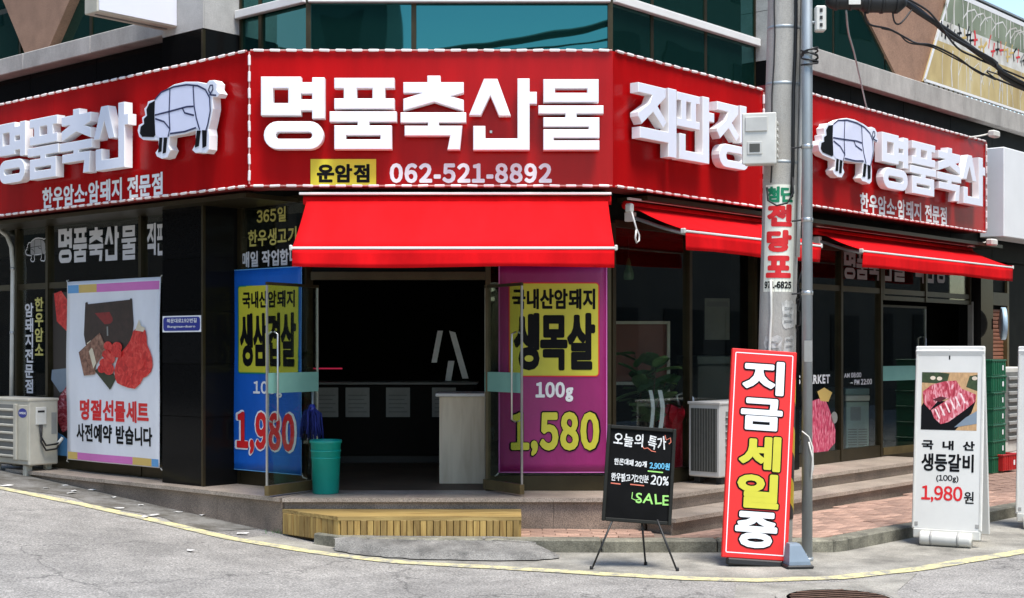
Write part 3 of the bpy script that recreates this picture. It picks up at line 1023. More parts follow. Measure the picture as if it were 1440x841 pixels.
# upper curtain wall: glass panes, mullions and the white band
def upper(fr, us, zs, band=None):
    for a, b in zip(us, us[1:]):
        for za, zb in zip(zs, zs[1:]):
            w = put(MB().box(a, b, -0.012, 0.05, za, za + 0.03).box(a, b, -0.012, 0.05, zb - 0.03, zb).box(a, a + 0.022, -0.011, 0.05, za + 0.03, zb - 0.03).box(b - 0.022, b, -0.011, 0.05, za + 0.03, zb - 0.03).build('window', BRONZE, bld), fr)
            o = bx('pane', TGLASS, w, a + 0.02, b - 0.02, 0.0, 0.012, za + 0.028, zb - 0.028)
            o.rotation_euler = (random.uniform(-.004, .004), 0, random.uniform(-.006, .006))
    if band:
        bp(fr, 'white_band', ALUW, us[0], us[-1], -0.07, -0.013, band, band + 0.075, 0.006)
upper(WF, [-1.78, -0.86, 0.86], [3.95, 4.66, 6.0], 4.62)
upper(WL, [-0.955, -0.66, 0.0], [3.95, 4.66, 6.0], 4.622)
upper(WR, [0.0, 0.62, 1.5, 2.41], [3.95, 4.66, 6.0], 4.624)
for P in (WL.world(0, 0), WR.world(0, 0)):
    MB().box(P.x - 0.022, P.x + 0.022, P.y - 0.03, P.y + 0.05, 3.95, 5.99).build('corner_mullion', BRONZE, bld)
upper(WL, [-8, -6.4, -4.8, -3.4, -1.6], [4.70, 5.35, 6.0])
upper(WR, [3.02, 4.0, 5.2, 6.2, 7.3], [4.76, 5.4, 6.0])
# grey ledges
for k in range(5):
    a = -7.9 + k * 1.26
    bp(WL, 'ledge', CONC, a + .002, min(a + 1.26, -1.59) - .002, -0.36, 0.1, 4.52 + .0005 * k, 4.695 + .0005 * k, 0.008)
for k in range(8):
    a = 3.02 + k * 1.35
    bp(WR, 'ledge', CONC, a + .002, a + 1.35 - .002, -0.16, 0.1, 4.502 + .0005 * k, 4.752 + .0005 * k, 0.008)
# brown stone wedges hung in the glass
def wedge(fr, pts, out, parent):
    q = [fr.at(px, py, out) for px, py in pts]
    return put(MB().plate(q, -out, 0.05).build('brown_stone_wedge', BROWNST, parent), fr)
wedge(WL, [(36, 78), (67, 71), (104, -14), (-2, -14)], 0.10, bld)
wedge(WR, [(1266, 117), (1299, 125), (1342, -25), (1196, -22)], 0.06, bld)
# parapet and roof: unseen slab added to block light from above
ROOF = [tuple(WL.world(-8, -0.05)[:2]), tuple(WL.world(0, -0.05)[:2]), tuple(WR.world(0, -0.05)[:2]), tuple(WR.world(14, -0.05)[:2]), (4, 16), (-7, 12)]
MB().prism(ROOF, 6.0, 6.06).build('roof', CONC, bld)

# ground floor glazing ------------------------------------------------
def shopwin(fr, us, zs, out, base=0.13, post=0.045, glass=GLASS, name='shop_window'):
    """posts at us, rails at zs, one pane for each opening"""
    z0, z1 = zs[0], zs[-1]
    w = MB()
    for u in us: w.box(u - post / 2, u + post / 2, -out - 0.03, -out + 0.05, z0, z1)
    for a, b in zip(us, us[1:]):
        for k, z in enumerate(zs):
            h = base if k == 0 else 0.06
            za = z if k == 0 else z - h / 2
            w.box(a + post / 2, b - post / 2, -out - 0.022, -out + 0.042, za, za + h)
    w = put(w.build(name, BRONZE, bld), fr)
    for a, b in zip(us, us[1:]):
        for k in range(len(zs) - 1):
            za = zs[k] + (base if k == 0 else 0.03)
            bx('pane', glass, w, a + post / 2, b - post / 2, -out, -out + 0.008, za, zs[k + 1] - 0.03)
    return w
WLo = 0.16
ul = lambda px: WL.u(px, WLo)
lw = shopwin(WL, [ul(-70), ul(26), ul(69), ul(200), -1.60], [0.357, 2.26, 2.92], WLo)
shopwin(WL, [-0.94, -0.022], [0.357, 2.28, 2.92], 0.0)
shopwin(WF, [-0.21, 0.845], [0.357, 2.62], 0.0)
wr = lambda px: WR.u(px, 0.0)
shopwin(WR, [0.025, wr(968), wr(1062) - 0.03], [0.357, 2.70], 0.0)
shopwin(WR, [3.02, wr(1181), wr(1237)], [0.357, 2.26, 2.70], 0.0)
shopwin(WR, [wr(1237) + 0.05, wr(1300), wr(1362)], [2.16, 2.26, 2.70], 0.0, base=0.05)
# bronze lintel over the entrance
bp(WF, 'lintel', BRONZE, -1.76, -0.235, -0.03, 0.05, 2.20, 2.27)
bp(WF, 'transom_panel', DARKW, -1.75, -0.24, 0.0, 0.03, 2.27, 2.62)
# entrance door leaves, standing open
def door(P, Q, H, label=None, hinge_left=True):
    """leaf from hinge P to free edge Q"""
    a = math.atan2(Q[1] - P[1], Q[0] - P[0]); L = math.hypot(Q[0] - P[0], Q[1] - P[1])
    fr = Frame(P[0], P[1], math.degrees(a))
    d = put(MB().box(0, L, -0.022, 0.022, 0.372, 0.455).build('door', BRONZEL, bld), fr)
    bx('top_rail', BRONZE, d, 0, L, -0.012, 0.012, H - 0.05, H - 0.025)
    bx('pane', DOORG, d, 0.012, L - 0.012, -0.005, 0.005, 0.456, H - 0.051)
    bx('edge_strip', STEEL, d, L - 0.011, L, -0.009, 0.009, 0.456, H - 0.051)
    bx('edge_strip', STEEL, d, 0, 0.009, -0.007, 0.007, 0.456, H - 0.051)
    for s in (-1, 1):
        bx('frosted_band', FROST, d, 0.004, L - 0.012, s * 0.0075 - 0.0012, s * 0.0075 + 0.0012, 1.225, 1.395)
        MB().tube([(L - 0.085, s * 0.012, 0.98), (L - 0.085, s * 0.05, 1.0), (L - 0.085, s * 0.05, 1.72), (L - 0.085, s * 0.012, 1.74)], 0.008, 8).build('handle', STEEL, d, True)
    return d
door((-1.70, 0.60), (-2.045, -0.03 + 0.02), 2.18)
door((-0.235, 0.62), (0.085, 0.10), 2.18)
# doors of the right side
bld_d2 = door(tuple(WR.world(wr(1237) + 0.06, 0)[:2]), tuple(WR.world(wr(1296), -0.05)[:2]), 2.13)
bp(WR, 'door_post', STEEL, wr(1365) - 0.02, wr(1365) + 0.02, -0.03, 0.03, 0.35, 2.2)

# neighbour shop farther along the right street
nb = thing('neighbour_shop', 'dark neighbouring shop with slatted brown shutter and plain white signboard', 'shop', (WR.o[0], WR.o[1], 0), WR.a)
a0, a1 = wr(1369), wr(1386)
bx('pier', BLACKG, nb, a0, a1, -0.10, 0.2, 0.0, 2.7)
s0, s1 = wr(1387), wr(1411)
bx('shutter_box', DARKW, nb, s0, s1, -0.02, 0.2, 2.35, 2.7)
z = 0.36
while z < 2.12:
    MB().box(s0, s1, -0.005, 0.02, z, z + 0.045, 0.01).build('slat', SHUT, nb)
    z += 0.052
bx('shutter_back', DARKW, nb, s0, s1, 0.022, 0.05, 0.0, 2.4)
bx('shutter_post', BRONZEL, nb, s1 + 0.01, s1 + 0.07, -0.05, 0.05, 0.0, 2.5)
bx('lintel_beam', BRONZE, nb, s0, s1 + 0.07, -0.051, 0.001, 2.17, 2.34)
bx('wall', DARKW, nb, s1 + 0.08, 14, -0.02, 0.2, 0.0, 2.9)
bx('wall_base', DARKW, nb, a0, 13.9, -0.12, 0.19, -0.1, 0.20)
sg = bx('signboard', pm('plain_white_board', (0.80, 0.81, 0.82), 0.45, var=0.05, scale=1.5), nb, FR.u(1387) - 0.0, 13.5, -0.42, -0.1, 3.02, 4.16, 0.01)

# far side of the streets (seen only mirrored): side blocks added, tall and dark, to darken the glass
def facade(name, label, fr, u0, u1, out, depth, h, floors, mat):
    """a plain block facing the shop across a street, with rows of windows"""
    t = thing(name, label, 'building', tuple(fr.world((u0 + u1) / 2, -out)), fr.a + pi)
    w = (u1 - u0) / 2
    bx('wall', mat, t, -w, w, 0.0, depth, -0.2, h)
    win = MB().box(-0.8, 0.8, -0.03, 0.0, 0, 1.5).build('window', pm('dark_far_window', (0.012, 0.014, 0.015), 0.6, spec=0.1), t)  # matte dark far windows, so the shop glass mirrors no bright sky
    first = True
    for k in range(floors):
        for i in range(int((u1 - u0) / 2.6)):
            o = win if first else cp(win, t)
            first = False
            o.location = (-w + 1.6 + 2.6 * i, 0, 1.0 + 3.0 * k)
    return t
facade('opposite_building', 'plain grey block beyond the crossing, mirrored in the upper front glass', FF, -34, -4.5, 42, 10, 18, 5, OPP)
facade('opposite_building', 'brown block across the left side street', WL, -30, -5.5, 11, 8, 17, 5, pm('opposite_brown', (0.05, 0.036, 0.028), 0.8, var=0.25, scale=0.6))
facade('opposite_building', 'beige block across the right side street', WR, 1.5, 32, 11, 8, 17, 5, pm('opposite_beige', (0.06, 0.052, 0.042), 0.8, var=0.25, scale=0.6))

# ================================================================== SIGNS
Z2 = lambda x, y: (340 + x / 3.8214, 60 + y / 3.8214)
Z3 = lambda x, y: (600 + x / 3.8214, 60 + y / 3.8214)
def box4(a, b, c, d): return [(a, b), (c, b), (c, d), (a, d)]
def stad(x0, y0, x1, y1, n=10):
    r = (y1 - y0) / 2; cy = (y0 + y1) / 2
    return [(x1 - r + r * cos(R(-90 + 180 * i / n)), cy + r * sin(R(-90 + 180 * i / n))) for i in range(n + 1)] + \
           [(x0 + r + r * cos(R(90 + 180 * i / n)), cy + r * sin(R(90 + 180 * i / n))) for i in range(n + 1)]
# block letters of the shop name: outlines and holes, drawn from the front sign
MAIN = [
 ('명', Z2, [[(103,183),(318,183),(318,213),(378,213),(378,187),(445,187),(445,408),(378,408),(378,365),(318,365),(318,391),(103,391)],
            box4(168,245,250,325), box4(318,275,378,305), stad(118,423,440,573), stad(183,480,378,517)]),
 ('품', Z2, [[(497,190),(820,190),(820,245),(770,245),(770,300),(820,300),(820,356),(497,356),(497,300),(548,300),(548,245),(497,245)], box4(618,245,702,300),
            [(472,370),(832,370),(832,426),(685,426),(685,445),(806,445),(806,573),(497,573),(497,445),(622,445),(622,426),(472,426)], box4(560,498,745,520)]),
 ('축', Z2, [[(868,213),(997,213),(997,178),(1067,178),(1067,213),(1192,213),(1192,270),(1120,288),(1192,308),(1192,368),(1033,318),(868,365),(868,303),(972,270),(868,270)],
            [(853,375),(1205,375),(1205,430),(1060,430),(1060,447),(1185,447),(1172,575),(1105,575),(1120,500),(875,500),(875,447),(1000,447),(1000,430),(853,430)]]),
 ('산', Z3, [[(308,195),(380,195),(452,393),(388,393),(342,285),(292,390),(228,390)],
            [(488,193),(553,193),(553,265),(592,265),(592,330),(553,330),(553,577),(250,577),(250,448),(315,448),(315,515),(488,515)]]),
 ('물', Z3, [box4(627,197,924,320), box4(690,247,863,270),
            [(600,338),(950,338),(950,382),(806,382),(806,402),(928,402),(928,512),(683,512),(683,526),(928,526),(928,577),(627,577),(627,466),(870,466),(870,452),(627,452),(627,402),(745,402),(745,382),(600,382)]]),
]
LET = {}
for ch, zf, loops in MAIN:
    LET[ch] = [[FF.at(*zf(*p), 0.12) for p in lp] for lp in loops]
U1 = {
 '직': [[(0,98),(64,98),(64,85),(45,70),(66,50),(58,40),(34,60),(8,40),(0,50),(0,56),(26,72),(32,84),(0,84)], [(70,100),(90,100),(90,0),(70,0),(70,20),(4,20),(4,36),(70,36)]],
 '판': [[(0,98),(60,98),(60,86),(50,86),(50,60),(60,60),(60,48),(0,48),(0,60),(10,60),(10,86),(0,86)], box4(24,60,36,86),
       [(68,100),(86,100),(86,78),(100,78),(100,64),(86,64),(86,0),(6,0),(6,38),(22,38),(22,14),(68,14)]],
 '장': [[(0,98),(60,98),(60,85),(42,70),(62,52),(54,42),(32,60),(8,42),(0,52),(0,57),(24,72),(30,85),(0,85)],
       [(66,100),(84,100),(84,80),(100,80),(100,66),(84,66),(84,42),(66,42)], stad(6,0,92,36), stad(26,12,72,24)],
}
def fitloops(loops, u0, u1, z0, z1):
    xs = [p[0] for l in loops for p in l]; zs = [p[1] for l in loops for p in l]
    a, b, c, d = min(xs), max(xs), min(zs), max(zs)
    return [[(u0 + (p[0] - a) / (b - a) * (u1 - u0), z0 + (p[1] - c) / (d - c) * (z1 - z0)) for p in l] for l in loops]

SZ0, SZ1 = 2.945, 4.08
TUBE = MB().box(-0.047, 0.047, -0.012, 0.012, -0.011, 0.011, 0.008)
def light_string(t, path, parent_shape=[None]):
    """white light tubes clipped along an edge, on a thin pink cable"""
    MB().tube(path, 0.007, 6).build('light_cable', pm('pink_cable', (0.55, 0.25, 0.22), 0.5), t)
    for a, b in zip(path, path[1:]):
        a, b = Vector(a), Vector(b)
        L = (b - a).length; n = max(1, int(L / 0.132))
        for i in range(n):
            p = a.lerp(b, (i + 0.5) / n)
            if parent_shape[0] is None:
                o = TUBE.build('light_tube', ROPE, t); parent_shape[0] = o
            else:
                o = cp(parent_shape[0], t)
            o.location = p
            d = (b - a).normalized()
            o.rotation_euler = (random.uniform(-.2, .2), -math.asin(max(-1, min(1, d.z))) + random.uniform(-.05, .05), 0)

def signbox(fr, label, u0, u1, m0, m1, z0=SZ0, z1=SZ1, depth=0.30):
    t = on(fr, 'shop_sign', label, 'sign', 'red fascia signs of the butcher shop')
    MB().prism([(u0, 0.012), (u1, 0.012), (u1 + m1, depth), (u0 + m0, depth)], z0 + 0.006, z1 - 0.006).build('sign_box', pm('sign_box_side', (0.20, 0.02, 0.02), 0.5), t)
    n = max(1, round((u1 - u0) / 2.6))
    for i in range(n):
        a, b = u0 + (u1 - u0) * i / n, u0 + (u1 - u0) * (i + 1) / n
        bx('red_panel', SIGNRED, t, a + 0.0012, b - 0.0012, 0.0, 0.011, z0, z1)
    return t
def letters(t, chars, du=0.0, dz=0.0):
    for ch in chars:
        solid(t, 'letter', [[(p[0] + du, p[1] + dz) for p in l] for l in LET[ch]], -0.125, 0.085, WHITE, WHITE2, 0.004)
def standoffs(t, us, z):
    for u_ in us:
        bx('standoff', STEEL, t, u_ - 0.01, u_ + 0.01, -0.045, 0.0, z - 0.01, z + 0.01)

ty = -0.013
# front
t = signbox(FF, 'red front sign over the entrance with five white block letters and a phone number', -2.19, 0.842, 0.112, -0.137)
letters(t, '명품축산물')
for ch in '명품축산물':
    xs = [p[0] for l in LET[ch] for p in l]
    standoffs(t, [(min(xs) + max(xs)) / 2 - .1, (min(xs) + max(xs)) / 2 + .13], 3.4)
a, b = FF.at(437, 264), FF.at(529, 224)
pl = bx('yellow_plate', YEL, t, a[0], b[0], -0.014, -0.001, a[1] + 0.012, b[1])
a, b = FF.at(446, 257), FF.at(520, 231)
write(t, 'lettering', '운암점', (a[0], b[0], a[1], b[1]), -0.0155, INK, 0.018, 0.004)
a, b = FF.at(548, 257.5), FF.at(776, 229.5)
write(t, 'lettering', '062-521-8892', (a[0], b[0], a[1], b[1]), -0.0025, PRINTW, 0.012, 0.0065, gap=0.15)
light_string(t, [(-2.18, ty, 4.083), (0.835, ty, 4.083)])
light_string(t, [(-2.18, ty, 2.955), (0.835, ty, 2.955)])
light_string(t, [(-2.188, ty, 2.97), (-2.188, ty, 4.07)])

# pig emblem --------------------------------------------------------
Z1 = lambda x, y: FL.at(x / 3.2333, 60 + y / 3.2333, 0.125)
PIGO = [(625,400),(630,375),(648,365),(645,340),(660,330),(655,300),(668,285),(672,268),(690,262),(712,258),(722,240),(750,215),(790,190),(840,178),(900,178),(938,186),(950,172),(972,170),(986,186),(984,212),(998,230),(988,248),(966,248),(968,300),(958,350),(948,392),(952,420),(950,485),(936,503),(908,500),(888,502),(873,488),(888,460),(890,400),(840,416),(790,424),(770,428),(766,468),(776,488),(760,522),(735,528),(712,517),(706,500),(720,480),(720,444),(650,442),(632,428)]
PIGH = [(706,262),(704,330),(708,420),(700,430),(648,428),(637,412),(641,382),(657,370),(655,347),(670,332),(667,305),(680,277),(694,270)]
PIGB = [(706,262),(735,228),(790,204),(850,194),(900,198),(935,216),(953,250),(956,310),(945,370),(936,400),(915,402),(893,388),(840,405),(775,414),(762,430),(722,432),(708,420),(704,330)]
PIGL = [[(706,260),(735,226),(790,202),(850,192),(900,196),(936,214),(955,250),(958,310),(947,370),(938,400)], [(775,206),(771,320),(775,400)], [(880,194),(885,290),(895,345),(910,396)],
        [(706,330),(770,314),(850,292),(882,290)], [(830,295),(842,320),(884,331)], [(708,346),(748,360),(774,392),(766,428)], [(775,414),(840,405),(893,387)],
        [(985,240),(962,238),(950,216),(958,194),(968,194),(970,212),(955,240)]]
PIGF = [[(726,432),(740,432),(736,495),(720,500)], [(746,432),(762,432),(756,500),(741,505)], [(896,400),(914,400),(906,470),(887,478)], [(920,398),(942,398),(940,470),(922,480)]]
def pig(t, mapf, k=1.0):
    e = solid(t, 'pig_emblem', [[mapf(*p) for p in PIGO]], -0.125, 0.085, WHITE, WHITE2, 0.003)
    flat(e, 'body_print', [mapf(*p) for p in PIGB][::-1], -0.1275, LILAC)
    flat(e, 'head_print', [mapf(*p) for p in PIGH][::-1], -0.129, INK)
    for l in PIGL: line2d(e, 'cut_line', [mapf(*p) for p in l], 0.015 * k, -0.1305, NAVYL)
    for l in PIGF: flat(e, 'trotter_print', [mapf(*p) for p in l], -0.129, INK)
    return e
NAVYL = pm('dark_blue_print', (0.02, 0.025, 0.09), 0.5)
# left
t = signbox(FL, 'red left sign with white block letters ahead of a pig emblem, along the side street', -6.0, 0.0, 0.0, -0.112)
xs = [p[0] for l in LET['산'] for p in l]
du = FL.u(181, 0.12) - max(xs)
letters(t, '명품축산', du)
pig(t, Z1)
a, b = FL.at(60, 280), FL.at(229, 262)
a = (FL.u(60), FL.at(145, 284)[1]); b = (FL.u(229), FL.at(145, 253)[1])
write(t, 'lettering', '한우암소·암돼지 전문점', (a[0], b[0], a[1], b[1]), -0.0025, PRINTW, 0.015, 0.004)
light_string(t, [(-5.9, ty, 4.083), (-0.02, ty, 4.083)])
light_string(t, [(-5.9, ty, 2.955), (-0.02, ty, 2.955)])
# right, first
t = signbox(FR, 'red angled sign with three white block letters, left of the concrete pole', 0.0, FR.u(1073), 0.137, 0.0)
for ch, p0, p1 in (('직', 897, 951), ('판', 952, 1004), ('장', 1008, 1057)):
    z0_, z1_ = 3.25, 3.845
    solid(t, 'letter', fitloops(U1[ch], FR.u(p0, 0.12), FR.u(p1, 0.12), z0_, z1_), -0.125, 0.085, WHITE, WHITE2, 0.004)
e1 = FR.u(1073)
light_string(t, [(0.02, ty, 4.083), (e1 - .02, ty, 4.083)])
light_string(t, [(0.02, ty, 2.955), (e1 - .02, ty, 2.955)])
light_string(t, [(e1 - .008, ty, 2.98), (e1 - .008, ty, 4.06)])
# right, second, a little higher
r0, r1 = FR.u(1085), FR.u(1386)
t = signbox(FR, 'red right sign with a pig emblem ahead of white block letters, beyond the poles', r0, r1, 0.0, 0.0, SZ0 + 0.09, SZ1 + 0.09)
pu = [Z1(*p) for p in PIGO]
pa, pb = min(p[0] for p in pu), max(p[0] for p in pu)
qa, qb = FR.u(1150, 0.12), FR.u(1235, 0.12)
kk = (qb - qa) / (pb - pa)
zc = sum(p[1] for p in pu) / len(pu)
pig(t, lambda x, y: (qa + (Z1(x, y)[0] - pa) * kk, zc + 0.09 + (Z1(x, y)[1] - zc) * 1.0))
xs = [p[0] for l in LET['명'] for p in l]
xe = [p[0] for l in LET['산'] for p in l]
w0, w1 = FR.u(1240, 0.12), FR.u(1386, 0.12) - 0.02
kx = (w1 - w0) / (max(xe) - min(xs))
for ch in '명품축산':
    solid(t, 'letter', [[(w0 + (p[0] - min(xs)) * kx, p[1] + 0.09) for p in l] for l in LET[ch]], -0.125, 0.085, WHITE, WHITE2, 0.004)
a = (FR.u(1209), FR.at(1270, 307)[1]); b = (FR.u(1331), FR.at(1270, 281)[1])
write(t, 'lettering', '한우암소·암돼지 전문점', (a[0], b[0], a[1], b[1]), -0.0025, PRINTW, 0.015, 0.004)
light_string(t, [(r0 + .02, ty, 4.173), (r1 - .02, ty, 4.173)])
light_string(t, [(r0 + .02, ty, 3.045), (r1 - .02, ty, 3.045)])
light_string(t, [(r1 - .008, ty, 3.06), (r1 - .008, ty, 4.16)])

# white blade sign on the left column
BF = Frame(-3.07, 1.2, AL - 90 + 180)   # x runs out from the wall
t = thing('blade_sign', 'blank white box sign jutting from the wall beside the upper left column', 'sign', (-3.07, 1.2, 0), math.atan2(-0.755, -0.656) + pi)
bx('sign_face', pm('blade_sign_white', (0.70, 0.71, 0.76), 0.4, var=0.03, scale=1), t, -0.83, -0.02, -0.012, 0.0, 4.56, 5.9)
bx('sign_face', MATS['blade_sign_white'], t, -0.83, -0.02, 0.20, 0.212, 4.56, 5.9)
bx('sign_frame', CREAM, t, -0.845, -0.005, 0.001, 0.199, 4.545, 5.9, 0.006)
bx('frame_rib', GREYP, t, -0.80, -0.05, 0.09, 0.11, 4.535, 4.546)
for z in (4.72, 5.5): bx('wall_bracket', GALV, t, -0.005, 0.35, 0.06, 0.13, z, z + 0.06)

# ================================================================== AWNINGS
def solidify(o, th):
    m = o.modifiers.new('thickness', 'SOLIDIFY'); m.thickness = th; m.offset = 0
    return o
def awning(fr, label, u0, u1, out, z0, proj, drop, val):
    t = on(fr, 'awning', label, 'awning', 'red canvas awnings under the signs')
    n = 26
    mb = MB(); V = []; F = []
    rn = random.Random(int(u0 * 100))
    ph = rn.uniform(0, 6)
    rows = 6
    for j in range(rows + 1):
        s = j / rows
        for i in range(n + 1):
            u_ = u0 + (u1 - u0) * i / n
            V.append((u_, -out - proj * s, z0 - drop * s - 0.018 * sin(pi * s) - 0.004 * sin(u_ * 5 + ph) * s * (1 - s)))
    F = [(j * (n + 1) + i, (j + 1) * (n + 1) + i, (j + 1) * (n + 1) + i + 1, j * (n + 1) + i + 1) for j in range(rows) for i in range(n)]
    solidify(meshobj('canvas', V, F, CANVAS, t, True), 0.003)
    V, F = [], []
    zf, yf = z0 - drop, -out - proj
    for j in range(5):
        s = j / 4
        for i in range(n + 1):
            u_ = u0 + (u1 - u0) * i / n
            V.append((u_, yf - 0.022 + s * (0.012 * sin(u_ * 4.3 + ph) + 0.006 * sin(u_ * 11 + ph)), zf - 0.025 - s * (val - 0.025) - s * 0.006 * sin(u_ * 3.1 + ph)))
    F = [(j * (n + 1) + i, (j + 1) * (n + 1) + i, (j + 1) * (n + 1) + i + 1, j * (n + 1) + i + 1) for j in range(4) for i in range(n)]
    solidify(meshobj('valance', V, F, CANVAS, t, True), 0.003)
    bx('front_bar', ALUW, t, u0 - 0.012, u1 + 0.012, yf - 0.028, yf + 0.012, zf - 0.026, zf - 0.006, 0.005)
    bx('bar_cover', CANVAS, t, u0, u1, yf - 0.02, yf + 0.01, zf - 0.004, zf + 0.006, 0.003)
    for u_ in (u0 - 0.013, u1 + 0.013):
        bx('end_cap', PLASTW, t, u_ - 0.012, u_ + 0.012, yf - 0.03, yf + 0.016, zf - 0.035, zf + 0.008, 0.006)
    MB().tube([(u0 - 0.03, -out + 0.035, z0 + 0.005), (u1 + 0.03, -out + 0.035, z0 + 0.005)], 0.038, 10).build('roller_tube', CANVAS, t, True)
    bx('hood', ALUW, t, u0 - 0.06, u1 + 0.03, -out - 0.035, -out - 0.005, z0 + 0.045, z0 + 0.066, 0.004)
    for s, u_ in ((1, u0 + 0.06), (-1, u1 - 0.06)):
        MB().tube([(u_, -out + 0.04, z0 - 0.09), (u_ + s * 0.08, -out - proj * 0.5, z0 - 0.10 - drop * 0.45), (u_, yf + 0.02, zf - 0.03)], 0.018, 6).build('folding_arm', GALV, t, True)
        bx('wall_bracket', ALUW, t, u_ - 0.03, u_ + 0.03, -out + 0.0, -out + 0.09, z0 - 0.13, z0 - 0.05, 0.006)
    return t
awning(FF, 'red canvas awning over the shop entrance below the phone number', -1.715, 0.80, -0.02, 2.835, 0.75, 0.435, 0.165)
aw1 = awning(FR, 'red canvas awning over the corner window, left of the concrete pole', 0.45, 2.76, -0.15, 2.835, 0.55, 0.235, 0.175)
awning(FR, 'red canvas awning over the right side door beyond the poles', 3.92, 7.88, -0.25, 2.835, 0.50, 0.215, 0.185)
# crank eye and its loop on the corner awning
MB().tube([(0.33, 0.06, 2.80), (0.32, 0.02, 2.70), (0.33, 0.0, 2.62), (0.37, 0.0, 2.57), (0.37, 0.0, 2.52), (0.335, 0.0, 2.50), (0.315, 0.0, 2.54), (0.33, 0.0, 2.61)], 0.008, 6).build('crank_eye', ALUW, aw1, True)
bx('crank_gear', PLASTW, aw1, 0.31, 0.36, 0.04, 0.11, 2.76, 2.84, 0.012)

# ================================================================== BANNERS AND WINDOW LETTERING
def pbox(fr, x0, y0, x1, y1, out):
    xm = (x0 + x1) / 2
    return (fr.u(x0, out), fr.u(x1, out), fr.at(xm, y1, out)[1], fr.at(xm, y0, out)[1])
def waver(seed, amp):
    rn = random.Random(seed)
    ks = [(rn.uniform(2, 9), rn.uniform(1, 6), rn.uniform(0, 6), rn.uniform(0.3, 1)) for _ in range(5)]
    return lambda x, z: -amp * (1.2 + sum(w * sin(a * x + b * z + c) for a, b, c, w in ks) / 2.2)
def sheet(t, name, box, y, mat, wave, nx=14, nz=22):
    return solidify(MB().grid(box[0], box[1], box[2], box[3], nx, nz, lambda x, z: y + wave(x, z)).build(name, mat, t, True), 0.0012)
def rpanel(t, name, box, r, y, mat, wave, nx=12, nz=16):
    """rounded panel printed on a wavy sheet"""
    x0, x1, z0, z1 = box
    def ins(z):
        d = min(z - z0, z1 - z)
        return r - math.sqrt(max(0, r * r - (r - d) ** 2)) if d < r else 0.0
    zs = [z0 + r * (1 - cos(pi / 2 * k / 4)) for k in range(4)] + [z0 + r + (z1 - z0 - 2 * r) * k / nz for k in range(nz + 1)] + [z1 - r * (1 - cos(pi / 2 * k / 4)) for k in range(3, -1, -1)]
    V = [(x0 + ins(z) + (x1 - x0 - 2 * ins(z)) * i / nx, z) for z in zs for i in range(nx + 1)]
    F = [(j * (nx + 1) + i, j * (nx + 1) + i + 1, (j + 1) * (nx + 1) + i + 1, (j + 1) * (nx + 1) + i) for j in range(len(zs) - 1) for i in range(nx)]
    return meshobj(name, [(p[0], y + wave(*p), p[1]) for p in V], F, mat, t)
def rim(t, box, y, mat, wave, w=0.008):
    x0, x1, z0, z1 = box
    P = [(x0 + (x1 - x0) * i / 10, z0) for i in range(10)] + [(x1, z0 + (z1 - z0) * i / 14) for i in range(14)] + [(x1 - (x1 - x0) * i / 10, z1) for i in range(10)] + [(x0, z1 - (z1 - z0) * i / 14) for i in range(14)]
    line2d(t, 'hem', P, w, y, mat, wave, True)
def eyelet_ties(t, box, y):
    for x, z, dx, dz in ((box[0], box[2], -.03, -.03), (box[1], box[2], .03, -.03), (box[0], box[3], -.03, .02), (box[1], box[3], .03, .02)):
        MB().tube([(x, y, z), (x + dx * .5, y, z + dz * .6), (x + dx, y + 0.03, z + dz)], 0.006, 6).build('corner_tie', PLASTW, t)

# blue banner
o_ = 0.055
t = on(WL, 'hanging_banner', 'blue vinyl banner priced 1,980 beside the entrance', 'banner', 'price banners beside the entrance')
wv = waver(1, 0.006)
B = (WL.u(324, o_), WL.u(425, o_), WL.at(374, 664, o_)[1], WL.at(374, 377, o_)[1])
sheet(t, 'banner_cloth', B, -o_, BLUEB, wv)
rim(t, (B[0] + .004, B[1] - .004, B[2] + .004, B[3] - .004), -o_ - 0.002, SKYP, wv)
q = pbox(WL, 336, 401, 421, 525, o_)
rpanel(t, 'yellow_panel', q, 0.025, -o_ - 0.003, LIMEY, wv)
line2d(t, 'panel_border', rrect(*q, 0.025), 0.010, -o_ - 0.0050, GREENP, wv, True)
write(t, 'lettering', '국내산암돼지', pbox(WL, 342, 409, 416, 433, o_), -o_ - 0.005, INK, 0.015, 0.003, wave=wv)
write(t, 'lettering', '생삼겹살', pbox(WL, 338, 440, 418, 516, o_), -o_ - 0.005, INK, 0.02, 0.008, wave=wv)
write(t, 'lettering', '100g', pbox(WL, 357, 536, 398, 559, o_), -o_ - 0.005, PRINTW, 0.012, 0.003, wave=wv)
write(t, 'lettering_outline', '1,980', pbox(WL, 332, 577, 419, 643, o_), -o_ - 0.005, PRINTW, 0.02, 0.019, wave=wv, gap=0.14, ring=14)
write(t, 'lettering', '1,980', pbox(WL, 335, 579.5, 416, 640.5, o_), -o_ - 0.0085, REDP, 0.02, 0.009, wave=wv, gap=0.14)
eyelet_ties(t, B, -o_)
